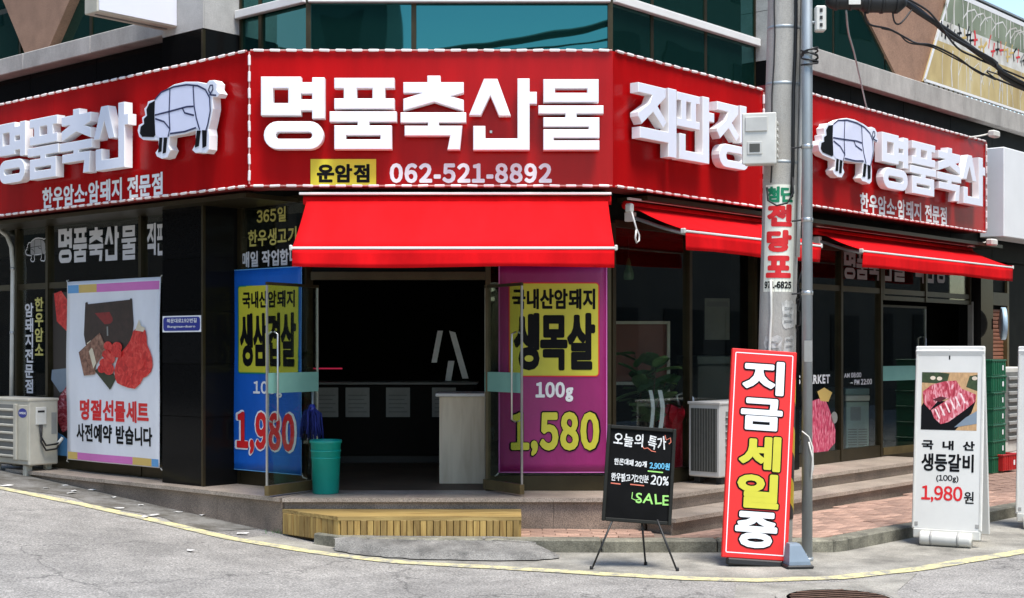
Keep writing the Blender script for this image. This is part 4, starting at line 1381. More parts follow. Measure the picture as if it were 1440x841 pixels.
# magenta banner
o_ = 0.055
t = on(WF, 'hanging_banner', 'magenta vinyl banner priced 1,580 beside the entrance', 'banner', 'price banners beside the entrance')
wv = waver(2, 0.006)
B = (WF.u(701, o_), WF.u(854, o_), WF.at(777, 665, o_)[1], WF.at(777, 372, o_)[1])
sheet(t, 'banner_cloth', B, -o_, PURP, wv)
rim(t, (B[0] + .006, B[1] - .006, B[2] + .006, B[3] - .006), -o_ - 0.002, PINKP, wv)
q = pbox(WF, 716, 398, 842, 529, o_)
rpanel(t, 'yellow_panel', q, 0.03, -o_ - 0.003, LIMEY, wv)
line2d(t, 'panel_border', rrect(*q, 0.03), 0.010, -o_ - 0.0050, REDP, wv, True)
write(t, 'lettering', '국내산암돼지', pbox(WF, 720, 406, 837, 435, o_), -o_ - 0.005, INK, 0.015, 0.004, wave=wv)
write(t, 'lettering', '생목살', pbox(WF, 722, 440, 837, 521, o_), -o_ - 0.005, INK, 0.02, 0.011, wave=wv)
write(t, 'lettering', '100g', pbox(WF, 753, 537, 806, 565, o_), -o_ - 0.005, PRINTW, 0.015, 0.005, wave=wv)
write(t, 'lettering_outline', '1,580', pbox(WF, 716, 577, 845, 643, o_), -o_ - 0.005, INK, 0.02, 0.018, wave=wv, gap=0.13, ring=14)
write(t, 'lettering', '1,580', pbox(WF, 718.5, 579, 842.5, 641, o_), -o_ - 0.0085, LIMEY, 0.02, 0.009, wave=wv, gap=0.13)
eyelet_ties(t, B, -o_)
# white gift-set banner
o_ = 0.30
t = on(WL, 'hanging_banner', 'white vinyl banner with a red gift bundle, left of the black column', 'banner')
wv = waver(3, 0.008)
B = (WL.u(95, o_), WL.u(226, o_), WL.at(160, 652, o_)[1], WL.at(160, 393, o_)[1])
sheet(t, 'banner_cloth', B, -o_, WVIN, wv, 20, 28)
Bx = lambda f: B[0] + (B[1] - B[0]) * f
Bz = lambda f: B[3] - (B[3] - B[2]) * f
def patch(name, x0, x1, z0, z1, mat):
    return MB().grid(Bx(x0), Bx(x1), Bz(z1), Bz(z0), 8, 3, lambda x, z: -o_ - 0.0022 + wv(x, z)).build(name, mat, t)
patch('blue_stripe', 0.01, 0.14, 0.02, 0.065, SKYP); patch('gold_stripe', 0.14, 0.34, 0.02, 0.065, GOLDP); patch('pink_stripe', 0.34, 0.99, 0.02, 0.065, PINKP)
patch('gold_stripe', 0.01, 0.12, 0.955, 0.995, GOLDP); patch('pink_stripe', 0.12, 0.72, 0.955, 0.995, PINKP); patch('gold_stripe', 0.72, 0.92, 0.955, 0.995, GOLDP); patch('blue_stripe', 0.92, 0.99, 0.955, 0.995, SKYP)
def zb(x, y): return ((90 + x / 4.945 - 95) / 131.0, (390 + y / 4.945 - 394) / 258.0)
def pic(name, pts, lay, mat):
    q = [(Bx(zb(*p)[0]), Bz(zb(*p)[1])) for p in pts]
    return flat(t, name, q[::-1], -o_ - 0.0030 - 0.0024 * lay, mat, wv)
pic('gift_bag_print', [(165,175),(180,168),(185,185),(480,165),(487,155),(497,160),(505,330),(490,460),(455,510),(380,560),(300,560),(200,520),(165,470),(152,400)], 1, BROWNP)
pic('gift_lining_print', [(235,250),(420,240),(345,325),(305,330)], 2, pm('dark_red_print', (0.22, 0.012, 0.012), 0.5, var=0.2, scale=20))
pic('zip_print', [(318,345),(328,345),(330,410),(320,410)], 2, PAPERD)
pic('wrap_corner_print', [(232,655),(300,590),(385,700),(338,785)], 2, pm('olive_print', (0.03, 0.035, 0.015), 0.5))
pic('box_print', [(120,525),(270,388),(320,500),(240,615),(235,680),(160,690)], 3, CHOCP)
pic('ribbon_print', [(178,460),(205,440),(245,600),(225,640)], 4, pm('cream_print', (0.66, 0.58, 0.42), 0.5))
pic('silk_bundle_print', [(505,378),(525,362),(550,352),(575,362),(590,380),(596,420),(598,470),(615,510),(630,560),(634,610),(622,655),(595,685),(570,698),(552,735),(515,772),(465,765),(420,750),(390,735),(376,700),(372,650),(385,600),(400,560),(425,520),(460,480),(485,440),(498,405)], 3, FLESHP)
pic('silk_bundle_print', ell(520, 600, 60, 45), 4, m_ramp('silk_fold_print', [(0.3, (0.5, 0.01, 0.01)), (0.7, (0.8, 0.06, 0.04))], 18))
for k, (x, y, r_) in enumerate(((330,480,30),(360,520,34),(300,600,32),(335,640,40),(395,490,36),(285,640,28),(350,570,34),(400,530,30),(320,540,30))):
    pic('berry_print', ell(x, y, r_, r_ * 1.05, 14), 4.6 + k * 0.25, FLESHP)
pic('tuft_print', [(520,375),(548,300),(560,345),(590,360),(575,385)], 4, pm('cream_print', (0.66, 0.58, 0.42), 0.5))
write(t, 'lettering', '명절선물세트', pbox(WL, 115, 563, 211, 593, o_), -o_ - 0.003, REDP, 0.02, 0.004, wave=wv)
write(t, 'lettering', '사전예약 받습니다', pbox(WL, 109, 598, 216, 624, o_), -o_ - 0.003, INK, 0.018, 0.003, wave=wv)
eyelet_ties(t, B, -o_)

# lettering stuck on the glass (part of the building)
def glasstext(fr, s, x0, y0, x1, y1, out, mat, **k):
    w = write(bld, 'window_lettering', s, pbox(fr, x0, y0, x1, y1, out), -out, mat, **k)
    return put(w, fr)
g = WLo + 0.003
for ch, x0, x1 in (('명', 82, 101), ('품', 103, 122), ('축', 125, 145), ('산', 147, 167), ('물', 171, 191)):
    q = pbox(WL, x0, 343 - 24 - (x0 - 136) * .05, x1, 343 + 24 - (x0 - 136) * .05, g)
    put(solid(bld, 'window_letter', fitloops(LET[ch], *q), -g, 0.002, WINLET), WL)
for ch, x0, x1 in (('직', 207, 219), ('판', 221, 233)):
    q = pbox(WL, x0, 314, x1, 359, g)
    put(solid(bld, 'window_letter', fitloops(U1[ch], *q), -g, 0.002, WINLET), WL)
q = pbox(WL, 36, 335, 67, 368, g)
pz = [Z1(*p) for p in PIGO]
pa_, pb_, pc_, pd_ = min(p[0] for p in pz), max(p[0] for p in pz), min(p[1] for p in pz), max(p[1] for p in pz)
mp_ = lambda x, y: (q[0] + (Z1(x, y)[0] - pa_) / (pb_ - pa_) * (q[1] - q[0]), q[2] + (Z1(x, y)[1] - pc_) / (pd_ - pc_) * (q[3] - q[2]))
put(line2d(bld, 'window_pig_outline', [mp_(*p) for p in PIGO], 0.012, -g, WINLET, None, True), WL)
put(flat(bld, 'window_pig_print', [mp_(*p) for p in PIGB][::-1], -g, pm('window_grey', (0.30, 0.30, 0.31), 0.5)), WL)
for l in PIGL[1:6]: put(line2d(bld, 'window_pig_line', [mp_(*p) for p in l], 0.006, -g - 0.001, INK), WL)
glasstext(WL, '한우암소', 49, 418, 61, 500, g, WINLETY, vertical=True, fat=0.003)
glasstext(WL, '암돼지전문점', 35, 426, 47, 553, g, WINLET, vertical=True, fat=0.003)
g = 0.003
glasstext(WL, '365일', 361, 292, 402, 313, g, WINLETY, fat=0.002)
glasstext(WL, '한우생고기', 349, 321, 417, 345, g, WINLETY, fat=0.002)
glasstext(WL, '매일 작업합니다', 340, 351, 432, 374, g, WINLET, fat=0.003)
u_ = 1187
for ch in '명품축산물':
    q = pbox(WR, u_, 352, u_ + 16, 392 + (u_ - 1187) * .06, g)
    put(solid(bld, 'window_letter', fitloops(LET[ch], *q), -g, 0.002, pm('window_grey_letter', (0.25, 0.25, 0.26), 0.5)), WR)
    u_ += 17.5
u_ = 1287
for ch in '직판장':
    q = pbox(WR, u_, 356, u_ + 13, 398, g)
    put(solid(bld, 'window_letter', fitloops(U1[ch], *q), -g, 0.002, MATS['window_grey_letter']), WR)
    u_ += 15
# meat prints and hours on the right glass
def glasspic(name, fr, px, out, mat):
    return put(flat(bld, name, [fr.at(x, y, out) for x, y in px][::-1], -out, mat), fr)
zq = lambda L: [(1120 + x / 3.822, 480 + y / 3.822) for x, y in L]
hm = glasspic('window_meat_print', WR, zq([(60,330),(100,315),(150,300),(175,360),(195,420),(210,480),(208,545),(170,590),(120,620),(70,622),(40,560),(35,420)]), g, HANGP)
glasspic('window_meat_print', WR, zq([(112,270),(150,248),(192,275),(172,325),(130,320)]), g + 0.001, GOLDP)
glasspic('window_meat_print', WR, zq(ell(203, 410, 18, 32)), g, PAPERD)
glasstext(WR, 'S MARKET', 1121, 527, 1167, 540, g, PRINTW, fat=0.003, gap=0.08)
glasstext(WR, 'AM 08:00', 1187, 524, 1211, 531, g, WINLET, fat=0.001)
glasstext(WR, '~ PM 22:00', 1196, 533, 1226, 541, g, WINLET, fat=0.001)
# printed meat sheet behind the white banner
g = WLo + 0.006
glasspic('window_meat_print', WL, [(74, 412), (130, 408), (130, 626), (76, 618)], g, pm('dark_window_film', (0.012, 0.006, 0.006), 0.4))
glasspic('window_meat_print', WL, [(76, 413), (86, 409), (97, 425), (104, 440), (98, 470), (80, 452)], g + .001, FLESHP)
glasspic('window_meat_print', WL, [(73, 520), (92, 518), (100, 512), (100, 545), (84, 552), (72, 534)], g + .001, PALEB)
glasspic('window_meat_print', WL, [(82, 560), (92, 545), (100, 530), (104, 540), (104, 600), (88, 608), (78, 585)], g + .002, MEATP)
glasspic('window_meat_print', WL, [(78, 606), (88, 612), (98, 620), (98, 645), (80, 640)], g + .003, SKYP)

# ================================================================== STREET FURNITURE
# concrete utility pole, leaning slightly
PX, PY = 2.0, -0.93
pole = thing('utility_pole', 'weathered concrete utility pole with cables strapped to it, at the kerb', 'pole', (PX, PY, 0.0), 0, None, 0.0, R(1.3))
MB().lathe([(0.15, -0.2), (0.148, 0.0), (0.142, 1.5), (0.135, 3.0), (0.128, 4.5), (0.12, 6.5), (0.115, 7.5)], 32).build('shaft', POLEC, pole, True)
def around(r, u_, extra=0.0):   # arc length -> point on the pole; u=0 faces the camera
    a = -pi / 2 + u_ / r
    return (r + extra) * cos(a), (r + extra) * sin(a)
for z in (3.02, 3.62, 4.05):
    r = 0.14 - z * 0.0035
    MB().lathe([(r + 0.001, z - 0.014), (r + 0.006, z - 0.012), (r + 0.006, z + 0.012), (r + 0.001, z + 0.014)], 28).build('strap', GALV, pole, True)
def downlead(u_, r, z0, z1, mat, wob=0.01, name='cable'):
    P = []
    n = 14
    for i in range(n + 1):
        z = z0 + (z1 - z0) * i / n
        x, y = around(0.145 - z * 0.0035, u_ + wob * sin(i * 1.7), r + 0.002)
        P.append((x, y, z))
    return MB().tube(P, r, 6).build(name, mat, pole, True)
downlead(0.055, 0.013, 2.75, 6.5, BLACKP, 0.004)
downlead(0.13, 0.016, 2.3, 6.5, PLASTW, 0.003, 'conduit')
downlead(-0.10, 0.005, 2.86, 6.0, BLACKP, 0.008)
downlead(-0.075, 0.011, 0.3, 2.12, PLASTW, 0.004, 'conduit')
# loop of cable below the meter box
MB().tube([(0.06, -0.155, 2.9), (0.065, -0.17, 2.78), (0.02, -0.175, 2.70), (-0.06, -0.17, 2.68), (-0.12, -0.14, 2.72), (-0.13, -0.13, 2.82)], 0.008, 6).build('cable', BLACKP, pole, True)
# hazard sleeve near the foot
MB().lathe([(0.1500, 0.30), (0.1515, 0.31), (0.147, 1.38), (0.1455, 1.39)], 36).build('hazard_sleeve', HAZ, pole, True)

# white meter box on the pole
mx, mz = -0.13, 2.83
t = thing('meter_box', 'weathered white plastic meter box strapped to the concrete pole', 'meter box', (PX + 0.045, PY - 0.0, 0.0), R(-14))
bx('box_body', PLASTW, t, -0.245, -0.0, -0.30, -0.155, 2.985, 3.36, 0.014)
bx('box_lid', PLASTW, t, -0.25, 0.005, -0.318, -0.301, 2.98, 3.365, 0.01)
lid = bx('meter_cover', pm('grey_white_plastic', (0.50, 0.49, 0.45), 0.45, var=0.1), t, -0.225, -0.06, -0.328, -0.319, 3.225, 3.335, 0.006)
bx('meter_window', pm('smoke_window', (0.10, 0.10, 0.09), 0.15), t, -0.195, -0.115, -0.327, -0.3185, 3.07, 3.135, 0.004)
bx('window_frame', MATS['grey_white_plastic'], t, -0.21, -0.10, -0.324, -0.3183, 3.055, 3.15, 0.003)
for k in range(6): bx('cooling_fin', PLASTW, t, 0.006, 0.016, -0.29, -0.17, 3.03 + 0.05 * k, 3.05 + 0.05 * k, 0.003)
bx('pole_bracket', GALV, t, -0.18, -0.02, -0.154, -0.10, 3.12, 3.22)

# pawn shop poster pasted round the pole
t = thing('pole_poster', 'pale yellow pawn shop poster with red writing pasted on the concrete pole', 'poster', (PX, PY, 0.0), 0, None, 0.0, R(1.3))
def onpole(p):   # (arc, depth, z) -> round the pole
    r = 0.1452 - p[2] * 0.0035
    x, y = around(r, p[0], 0.0015 - p[1])
    return (x, y, p[2])
u0, u1, z0, z1 = -0.155, 0.095, 2.03, 2.845
nx_, nz_ = 14, 12
V = [onpole((u0 + (u1 - u0) * i / nx_, 0, z0 + (z1 - z0) * j / nz_)) for j in range(nz_ + 1) for i in range(nx_ + 1)]
F = [(j * (nx_ + 1) + i, j * (nx_ + 1) + i + 1, (j + 1) * (nx_ + 1) + i + 1, (j + 1) * (nx_ + 1) + i) for j in range(nz_) for i in range(nx_)]
meshobj('sheet', V, F, pm('pale_yellow_paper', (0.80, 0.79, 0.66), 0.7, var=0.06, scale=6), t, True)
write(t, 'lettering', '첨단', (-0.135, 0.085, 2.71, 2.83), -0.002, GREENP, 0.018, 0.004, M=onpole)
for k, ch in enumerate('전당포'):
    write(t, 'lettering', ch, (-0.13, 0.07, 2.525 - 0.195 * k, 2.695 - 0.195 * k), -0.002, REDP, 0.02, 0.009, M=onpole)
write(t, 'lettering', '971-6825', (-0.14, 0.075, 2.055, 2.11), -0.002, INK, 0.015, 0.002, M=onpole)
# torn handbills lower on the pole
rn = random.Random(11)
for k, (uc, zc, w, h, lab) in enumerate(((0.055, 1.86, 0.11, 0.22, 'torn white handbill flaking off the concrete pole under the yellow poster'), (-0.06, 1.60, 0.15, 0.20, 'grey paper notice on the concrete pole just above the red board'), (0.07, 1.62, 0.10, 0.16, 'small tattered white paper on the concrete pole beside the grey notice'))):
    t = thing('handbill', lab, 'paper', (PX, PY, 0.0), 0, 'old papers stuck on the pole', 0.0, R(1.3))
    pts = []
    for i in range(20):
        a = 2 * pi * i / 20
        pts.append((uc + w / 2 * max(-1, min(1, 1.35 * cos(a))) * rn.uniform(.8, 1.05), -0.0005 * k, zc + h / 2 * max(-1, min(1, 1.35 * sin(a))) * rn.uniform(.8, 1.05)))
    V = [onpole((uc, -0.0005 * k - 0.003, zc))] + [onpole((p[0], p[1] - 0.003, p[2])) for p in pts]
    meshobj('sheet', V, [(0, i + 1, (i + 1) % 20 + 1) for i in range(20)], pm('handbill_paper', (0.50, 0.49, 0.45), 0.8, var=0.35, scale=25), t)
    for j in range(3):
        zz = zc + 0.04 - 0.05 * j
        P = [(uc + w * (-.3 + .6 * i / 6), -0.006 - 0.0005 * k, zz + dz) for dz in (0, 0.014) for i in range(7)]
        meshobj('faded_print', [onpole(p) for p in P], [(i, i + 1, i + 8, i + 7) for i in range(6)], pm('faded_print_grey', (0.28, 0.28, 0.26), 0.8, var=0.5, scale=60), t)

# steel pipe pole
g0 = ground(1135, 789)
sp = thing('steel_pole', 'slim galvanised steel pipe pole beside the concrete pole', 'pole', (g0.x, g0.y, 0), 0)
MB().lathe([(0.04, -0.1), (0.04, 7.0)], 18).build('pipe', GALV, sp, True)
MB().lathe([(0.0402, 0.0), (0.046, 0.001), (0.046, 0.03), (0.0402, 0.03)], 18).build('foot_collar', GALV, sp, True)
for z in (2.0, 2.55, 3.1):
    MB().lathe([(0.0402, z), (0.044, z + .003), (0.044, z + .03), (0.0402, z + .033)], 18).build('clamp', STEEL, sp, True)
    MB().tube([(-0.04, 0, z + .015), (-0.11, 0.03, z + .01)], 0.007, 6).build('tie_wire', BLACKP, sp)
bx('pasted_label', PAPERD, sp, -0.03, 0.03, -0.0425, -0.0405, 1.50, 1.66)
t = thing('switch_box', 'small white insulator block on the steel pole near the top edge', 'insulator', (g0.x, g0.y, 0), 0)
bx('block', PLASTW, t, 0.055, 0.135, -0.05, 0.03, 3.98, 4.17, 0.01)
for k in range(3): bx('terminal', BLACKP, t, 0.085, 0.105, -0.056, -0.05, 4.01 + .055 * k, 4.035 + .055 * k)
MB().tube([(0.03, 0, 4.05), (0.06, -0.01, 4.05)], 0.012, 6).build('mount', GALV, t)
t = thing('wire_coil', 'black coil of wire tied round the steel pole', 'wire', (g0.x, g0.y, 0), 0)
P = [(0.062 * cos(a * .7) + .02, 0.062 * sin(a * .7), 3.76 + 0.05 * sin(a * .31) + a * 0.0012) for a in range(60)]
MB().tube(P, 0.007, 5).build('coil', BLACKP, t, True)
# tangled wires between the poles
for k, (za, zb2, lab) in enumerate(((2.0, 1.75, 'tangled black wire sagging between the two poles under the awning'), (2.22, 1.95, 'upper loop of black wire between the two poles'))):
    t = thing('loose_wire', lab, 'wire', (0, 0, 0))
    P = [(PX + 0.13 + 0.08 * i / 10 + 0.02 * sin(i * 1.9 + k), PY - 0.06 + 0.015 * cos(i * 2.3), za + (zb2 - za) * sin(pi * i / 10) + 0.03 * sin(i * 2.6)) for i in range(11)]
    MB().tube(P, 0.006, 5).build('strand', BLACKP, t, True)
t = thing('loose_wire', 'white wire loop dangling down the steel pole behind the red board', 'wire', (g0.x, g0.y, 0))
MB().tube([(-0.05, -0.05, 0.98), (0.0, -0.055, 0.94), (0.03, -0.05, 0.86), (0.035, -0.05, 0.70), (0.02, -0.05, 0.62), (0.03, -0.05, 0.78), (0.0, -0.056, 0.9)], 0.006, 5).build('strand', PLASTW, t, True)

# overhead cables and the splice closure
def cable(label, pts, r, name='overhead_cable', D=10.7, mat=BLACKP):
    t = thing(name, label, 'cable', (0, 0, 0), 0, 'overhead cables')
    P = []
    for px, py, d in pts:
        P.append(((px - 720) * d / FPX, CAM[1] + d, CAM[2] + (490 - py) * d / FPX))
    # smooth the run
    Q = []
    for i in range(len(P) - 1):
        p0, p1, p2, p3 = [Vector(P[max(0, min(len(P) - 1, i + k))]) for k in (-1, 0, 1, 2)]
        for s in range(6):
            u_ = s / 6
            Q.append(0.5 * ((2 * p1) + (-p0 + p2) * u_ + (2 * p0 - 5 * p1 + 4 * p2 - p3) * u_ * u_ + (-p0 + 3 * p1 - 3 * p2 + p3) * u_ ** 3))
    Q.append(Vector(P[-1]))
    MB().tube(Q, r, 7).build('strand', mat, t, True)
    return t
cable('thickest black overhead cable running down to the right edge', [(1240, -30, 10.8), (1275, 5, 10.9), (1330, 42, 11.1), (1400, 92, 11.4), (1470, 138, 11.7), (1900, 330, 14)], 0.022)
cable('second black cable bound against the thickest one', [(1225, -20, 10.8), (1285, 8, 10.95), (1335, 50, 11.1), (1395, 84, 11.35), (1470, 132, 11.65), (1900, 320, 14)], 0.015)
cable('thin cable looping below the thick bundle over the mural', [(1260, -10, 10.8), (1300, 12, 10.95), (1318, 30, 11), (1345, 66, 11.1), (1375, 82, 11.3), (1440, 110, 11.6), (1900, 300, 14)], 0.008)
cable('thin black cable sagging across the brown stone wedge', [(1216, 18, 10.8), (1222, 34, 10.85), (1250, 41, 10.9), (1275, 54, 11), (1290, 61, 11), (1312, 64, 11.1), (1345, 80, 11.2), (1380, 104, 11.4), (1440, 127, 11.7), (1900, 320, 14)], 0.008)
cable('lowest thin black cable crossing the mural', [(1240, 40, 10.88), (1262, 46, 10.95), (1278, 60, 11), (1310, 66, 11.1), (1350, 86, 11.25), (1400, 112, 11.5), (1440, 120, 11.7), (1900, 330, 14)], 0.006)
cable('short black jumper cable by the splice closures', [(1254, -5, 10.8), (1257, 28, 10.82), (1266, 33, 10.85), (1282, 14, 10.9)], 0.007)
cable('pale thin wire hanging from the splice closure to the ledge', [(1190, 15, 10.8), (1193, 45, 11.4), (1200, 70, 12.5), (1206, 95, 13.6), (1216, 140, 14.6), (1219, 152, 14.9)], 0.008, mat=GALV)
for k, (zl, zr, r_, dy, lab) in enumerate(((4.75, 6.75, 0.045, 0.0, 'thick cable bundle over the crossing, mirrored in the front upper glass'), (4.55, 6.35, 0.016, 0.15, 'thin cable under the bundle over the crossing, mirrored in the front glass'), (5.2, 6.2, 0.014, -0.2, 'second thin cable over the crossing, mirrored in the front glass'))):
    t = thing('overhead_cable', lab, 'cable', (0, -5.0 + dy, 0), 0, 'overhead cables')
    MB().tube([(-6 + 12 * i / 16, 0, zl + (zr - zl) * i / 16 - 0.25 * sin(pi * i / 16)) for i in range(17)], r_, 7).build('strand', BLACKP, t, True)
for k, (px, py, w, h, lab) in enumerate(((1196, 2, 0.16, 0.12, 'black splice closure with a white end hanging by the steel pole'), (1240, 4, 0.15, 0.15, 'fat black splice closure above the brown stone wedge'))):
    d = 10.8
    t = thing('splice_closure', lab, 'splice closure', ((px - 720) * d / FPX, CAM[1] + d, CAM[2] + (490 - py) * d / FPX), 0, 'overhead cables')
    o = MB().lathe([(0.02, -0.19), (0.05, -0.16), (h / 2, -0.13), (h / 2, 0.13), (0.05, 0.16), (0.02, 0.19)], 16).build('case', BLACKP, t, True)
    o.rotation_euler = (0, R(90), 0)
    for x in (-0.11, 0.0, 0.11):
        o = MB().lathe([(h / 2 + .001, -.012), (h / 2 + .008, -.01), (h / 2 + .008, .01), (h / 2 + .001, .012)], 16).build('clamp_ring', BLACKP, t, True)
        o.rotation_euler = (0, R(90), 0); o.location = (x, 0, 0)
    bx('hanger', GALV, t, 0.05, 0.075, -0.01, 0.01, 0.05, 0.5)
    if k == 0: bx('white_tag', PLASTW, t, -0.03, 0.06, -0.075, -0.068, -0.04, 0.05)

# red "sale now on" board leaning on the pole
g1 = ground(1061, 797)
t = thing('sale_board', 'tall red sale board with white and yellow letters leaning on the concrete pole', 'sign board', (g1.x, g1.y, 0.055), 0, None, R(-6.5), R(3.9))
W_, H_ = 0.485, 1.545
bx('board_panel', pm('board_red', (0.70, 0.015, 0.012), 0.45, var=0.06, scale=3), t, -W_ / 2, W_ / 2, -0.005, 0.035, 0, H_, 0.006)
bx('board_back', pm('board_edge', (0.30, 0.02, 0.02), 0.5), t, -W_ / 2 + .01, W_ / 2 - .01, 0.036, 0.05, 0.02, H_ - .02)
line2d(t, 'border_line', rrect(-W_ / 2 + .03, W_ / 2 - .03, 0.04, H_ - .03, 0.004, 1), 0.007, -0.0065, PRINTW, None, True)
for ch, a, b, m in (('지', 514, 563, PRINTW), ('금', 568, 614, PRINTW), ('세', 622, 672, LIMEY), ('일', 676, 725, LIMEY), ('중', 730, 781, PRINTW)):
    z1_, z0_ = (797 - a) * 0.00517, (797 - b) * 0.00517
    write(t, 'letter_outline', ch, (-0.166, 0.166, z0_ - .010, z1_ + .010), -0.0065, INK, 0.02, 0.019, ring=14)
    write(t, 'letter', ch, (-0.155, 0.155, z0_, z1_), -0.011, m, 0.02, 0.0075)
bx('foot_rail', BLACKP, t, -0.20, 0.20, -0.02, 0.07, -0.05, 0.0, 0.01)
g2 = ground(1122, 800)
t = thing('stand_weight', 'pale blue plastic water weight at the foot of the red board', 'weight', (g2.x, g2.y + 0.06, 0), R(8))
MB().add([(x * s + dx, y * s, z) for z, s, dx in ((0.03, 0.9, 0), (0.055, 0.88, 0), (0.165, 0.5, -.02), (0.18, 0.42, -.025)) for x, y in ((-.09, -.09), (.09, -.09), (.09, .09), (-.09, .09))],
         [(k * 4 + i, k * 4 + (i + 1) % 4, k * 4 + 4 + (i + 1) % 4, k * 4 + 4 + i) for k in range(3) for i in range(4)] + [(3, 2, 1, 0), (12, 13, 14, 15)]).build('weight_body', PALEB, t)
bx('weight_base', BLACKP, t, -0.10, 0.10, -0.10, 0.10, 0.002, 0.03, 0.008)

# chalkboard on an easel
g3 = ground(893, 801)
t = thing('chalkboard_easel', 'black chalkboard on a tripod easel with handwritten specials', 'chalkboard', (g3.x + 0.01, g3.y, 0), R(-3))
CB = Matrix.Translation((0, 0.02, 0.335)) @ Matrix.Rotation(R(3.7), 4, 'Y') @ Matrix.Rotation(R(-8), 4, 'X')
def cb(o): o.matrix_local = CB; return o
Wb, Hb = 0.505, 0.70
cb(bx('board', BOARDB, t, -Wb / 2 + .022, Wb / 2 - .022, 0.004, 0.016, 0.022, Hb - .022))
for nm, a, b, c, d in (('l', -Wb / 2, -Wb / 2 + .026, 0, Hb), ('r', Wb / 2 - .026, Wb / 2, 0, Hb), ('b', -Wb / 2 + .026, Wb / 2 - .026, 0, .026), ('t', -Wb / 2 + .026, Wb / 2 - .026, Hb - .026, Hb)):
    cb(bx('frame_strip', FRAMEB, t, a, b, -0.012, 0.02, c, d, 0.004))
def ch(s, fx0, fx1, fz0, fz1, mat, fat=0.0013, jit=0.17, off=0.0):
    cb(write(t, 'chalk_lettering', s, (-Wb / 2 + Wb * fx0, -Wb / 2 + Wb * fx1, Hb * fz0, Hb * fz1), 0.0025, mat, off, fat, jit=jit))
ch('오늘의', 0.10, 0.53, 0.78, 0.925, CHALKW, 0.002)
ch('특가', 0.60, 0.86, 0.77, 0.92, CHALKW, 0.002)
ch('한돈대패', 0.13, 0.41, 0.585, 0.66, CHALKW, 0.0015)
ch('20개', 0.43, 0.60, 0.58, 0.645, CHALKW, 0.002)
ch('2,900원', 0.64, 0.93, 0.565, 0.64, CHALKB, 0.0015)
ch('한우불고기2인분', 0.10, 0.64, 0.415, 0.505, CHALKW, 0.0015)
ch('20%', 0.67, 0.93, 0.40, 0.51, CHALKW, 0.002)
ch('SALE', 0.47, 0.95, 0.20, 0.315, CHALKG, 0.0015)
def sc_(pts, mat, w=0.006):
    cb(line2d(t, 'chalk_stroke', [(-Wb / 2 + Wb * a, Hb * b) for a, b in pts], w, 0.0022, mat))
sc_([(0.42, 0.315), (0.415, 0.25), (0.47, 0.235), (0.53, 0.245)], CHALKG)
sc_([(0.52, 0.80), (0.55, 0.775), (0.60, 0.785), (0.66, 0.755), (0.72, 0.75)], CHALKR)
sc_([(0.84, 0.93), (0.86, 0.88), (0.92, 0.905), (0.93, 0.86), (0.90, 0.84)], CHALKR)
sc_([(0.10, 0.395), (0.24, 0.39)], CHALKR, 0.008); sc_([(0.38, 0.395), (0.58, 0.39)], CHALKR, 0.008)
sc_([(0.62, 0.545), (0.84, 0.54)], CHALKG, 0.009)
for a, b in (((-0.17, 0.02, 0.36), (-0.325, -0.03, 0.0)), ((0.15, 0.02, 0.36), (0.29, -0.07, 0.0)), ((0.04, 0.06, 0.36), (0.075, 0.20, 0.0))):
    MB().tube([a, b], 0.0085, 8, r2=0.007).build('leg', BLACKP, t, True)
    MB().lathe([(0.008, -.002), (0.013, 0.0), (0.012, 0.025), (0.008, 0.03)], 10, b[0], b[1]).build('rubber_foot', BLACKP, t, True)

# white A-frame boards
def aboard(label, loc, rz, full=True):
    t = thing('sandwich_board', label, 'sandwich board', loc, rz, 'white sandwich boards on the street')
    W, H = 0.55, 1.50
    MF = Matrix.Translation((0, -0.20, 0.13)) @ Matrix.Rotation(R(-7), 4, 'X')
    MR = Matrix.Translation((0, 0.22, 0.06)) @ Matrix.Rotation(R(9.5), 4, 'X')
    white = pm('board_white', (0.66, 0.645, 0.60), 0.5, var=0.06, scale=3)
    o = bx('front_panel', white, t, -W / 2, W / 2, -0.012, 0.012, 0, H, 0.008); o.matrix_local = MF
    r_ = bx('rear_panel', white, t, -W / 2, W / 2, -0.012, 0.012, 0, H + 0.05, 0.008); r_.matrix_local = MR
    for a, b in ((-W / 2 + .006, -W / 2 + .022), (W / 2 - .022, W / 2 - .006)):
        e = bx('edge_rail', PLASTW, o, a, b, -0.0165, -0.0125, 0.012, H - .012, 0.002)
    for a, b in ((-W / 2 + .024, -W / 2 + .05), (W / 2 - .05, W / 2 - .024)):
        for z in (0.03, H - .06): bx('corner_clip', PM_GREYW, o, a, b, -0.0165, -0.0125, z, z + .03, 0.002)
    MB().tube([(-0.20, -0.23, 0.062), (-0.185, -0.23, 0.062), (0.185, -0.23, 0.062), (0.20, -0.23, 0.062)], 0.058, 14).build('water_roller', PLASTW, t, True)
    for x in (-0.12, 0.09):
        MB().tube([(x, -0.23, 0.062), (x + .02, -0.23, 0.062)], 0.0605, 14).build('roller_rib', pm('roller_grey', (0.38, 0.37, 0.34), 0.5), t, True)
    bx('base_skirt', PLASTW, t, -W / 2 + .01, W / 2 - .01, -0.215, -0.185, 0.06, 0.14, 0.008)
    MB().tube([(-0.2, 0.225, 0.05), (0.2, 0.225, 0.05)], 0.045, 12).build('rear_roller', PLASTW, t, True)
    return t, o, W, H
PM_GREYW = pm('clip_grey', (0.30, 0.29, 0.27), 0.5)
g4 = ground(1338, 768)
t, o, W, H = aboard('white sandwich board with a rib meat photo and a red price', (g4.x + 0.045, g4.y + 0.16, 0), R(-27))
fx = lambda f: -W / 2 + W * f
fz = lambda f: H * (1 - f)
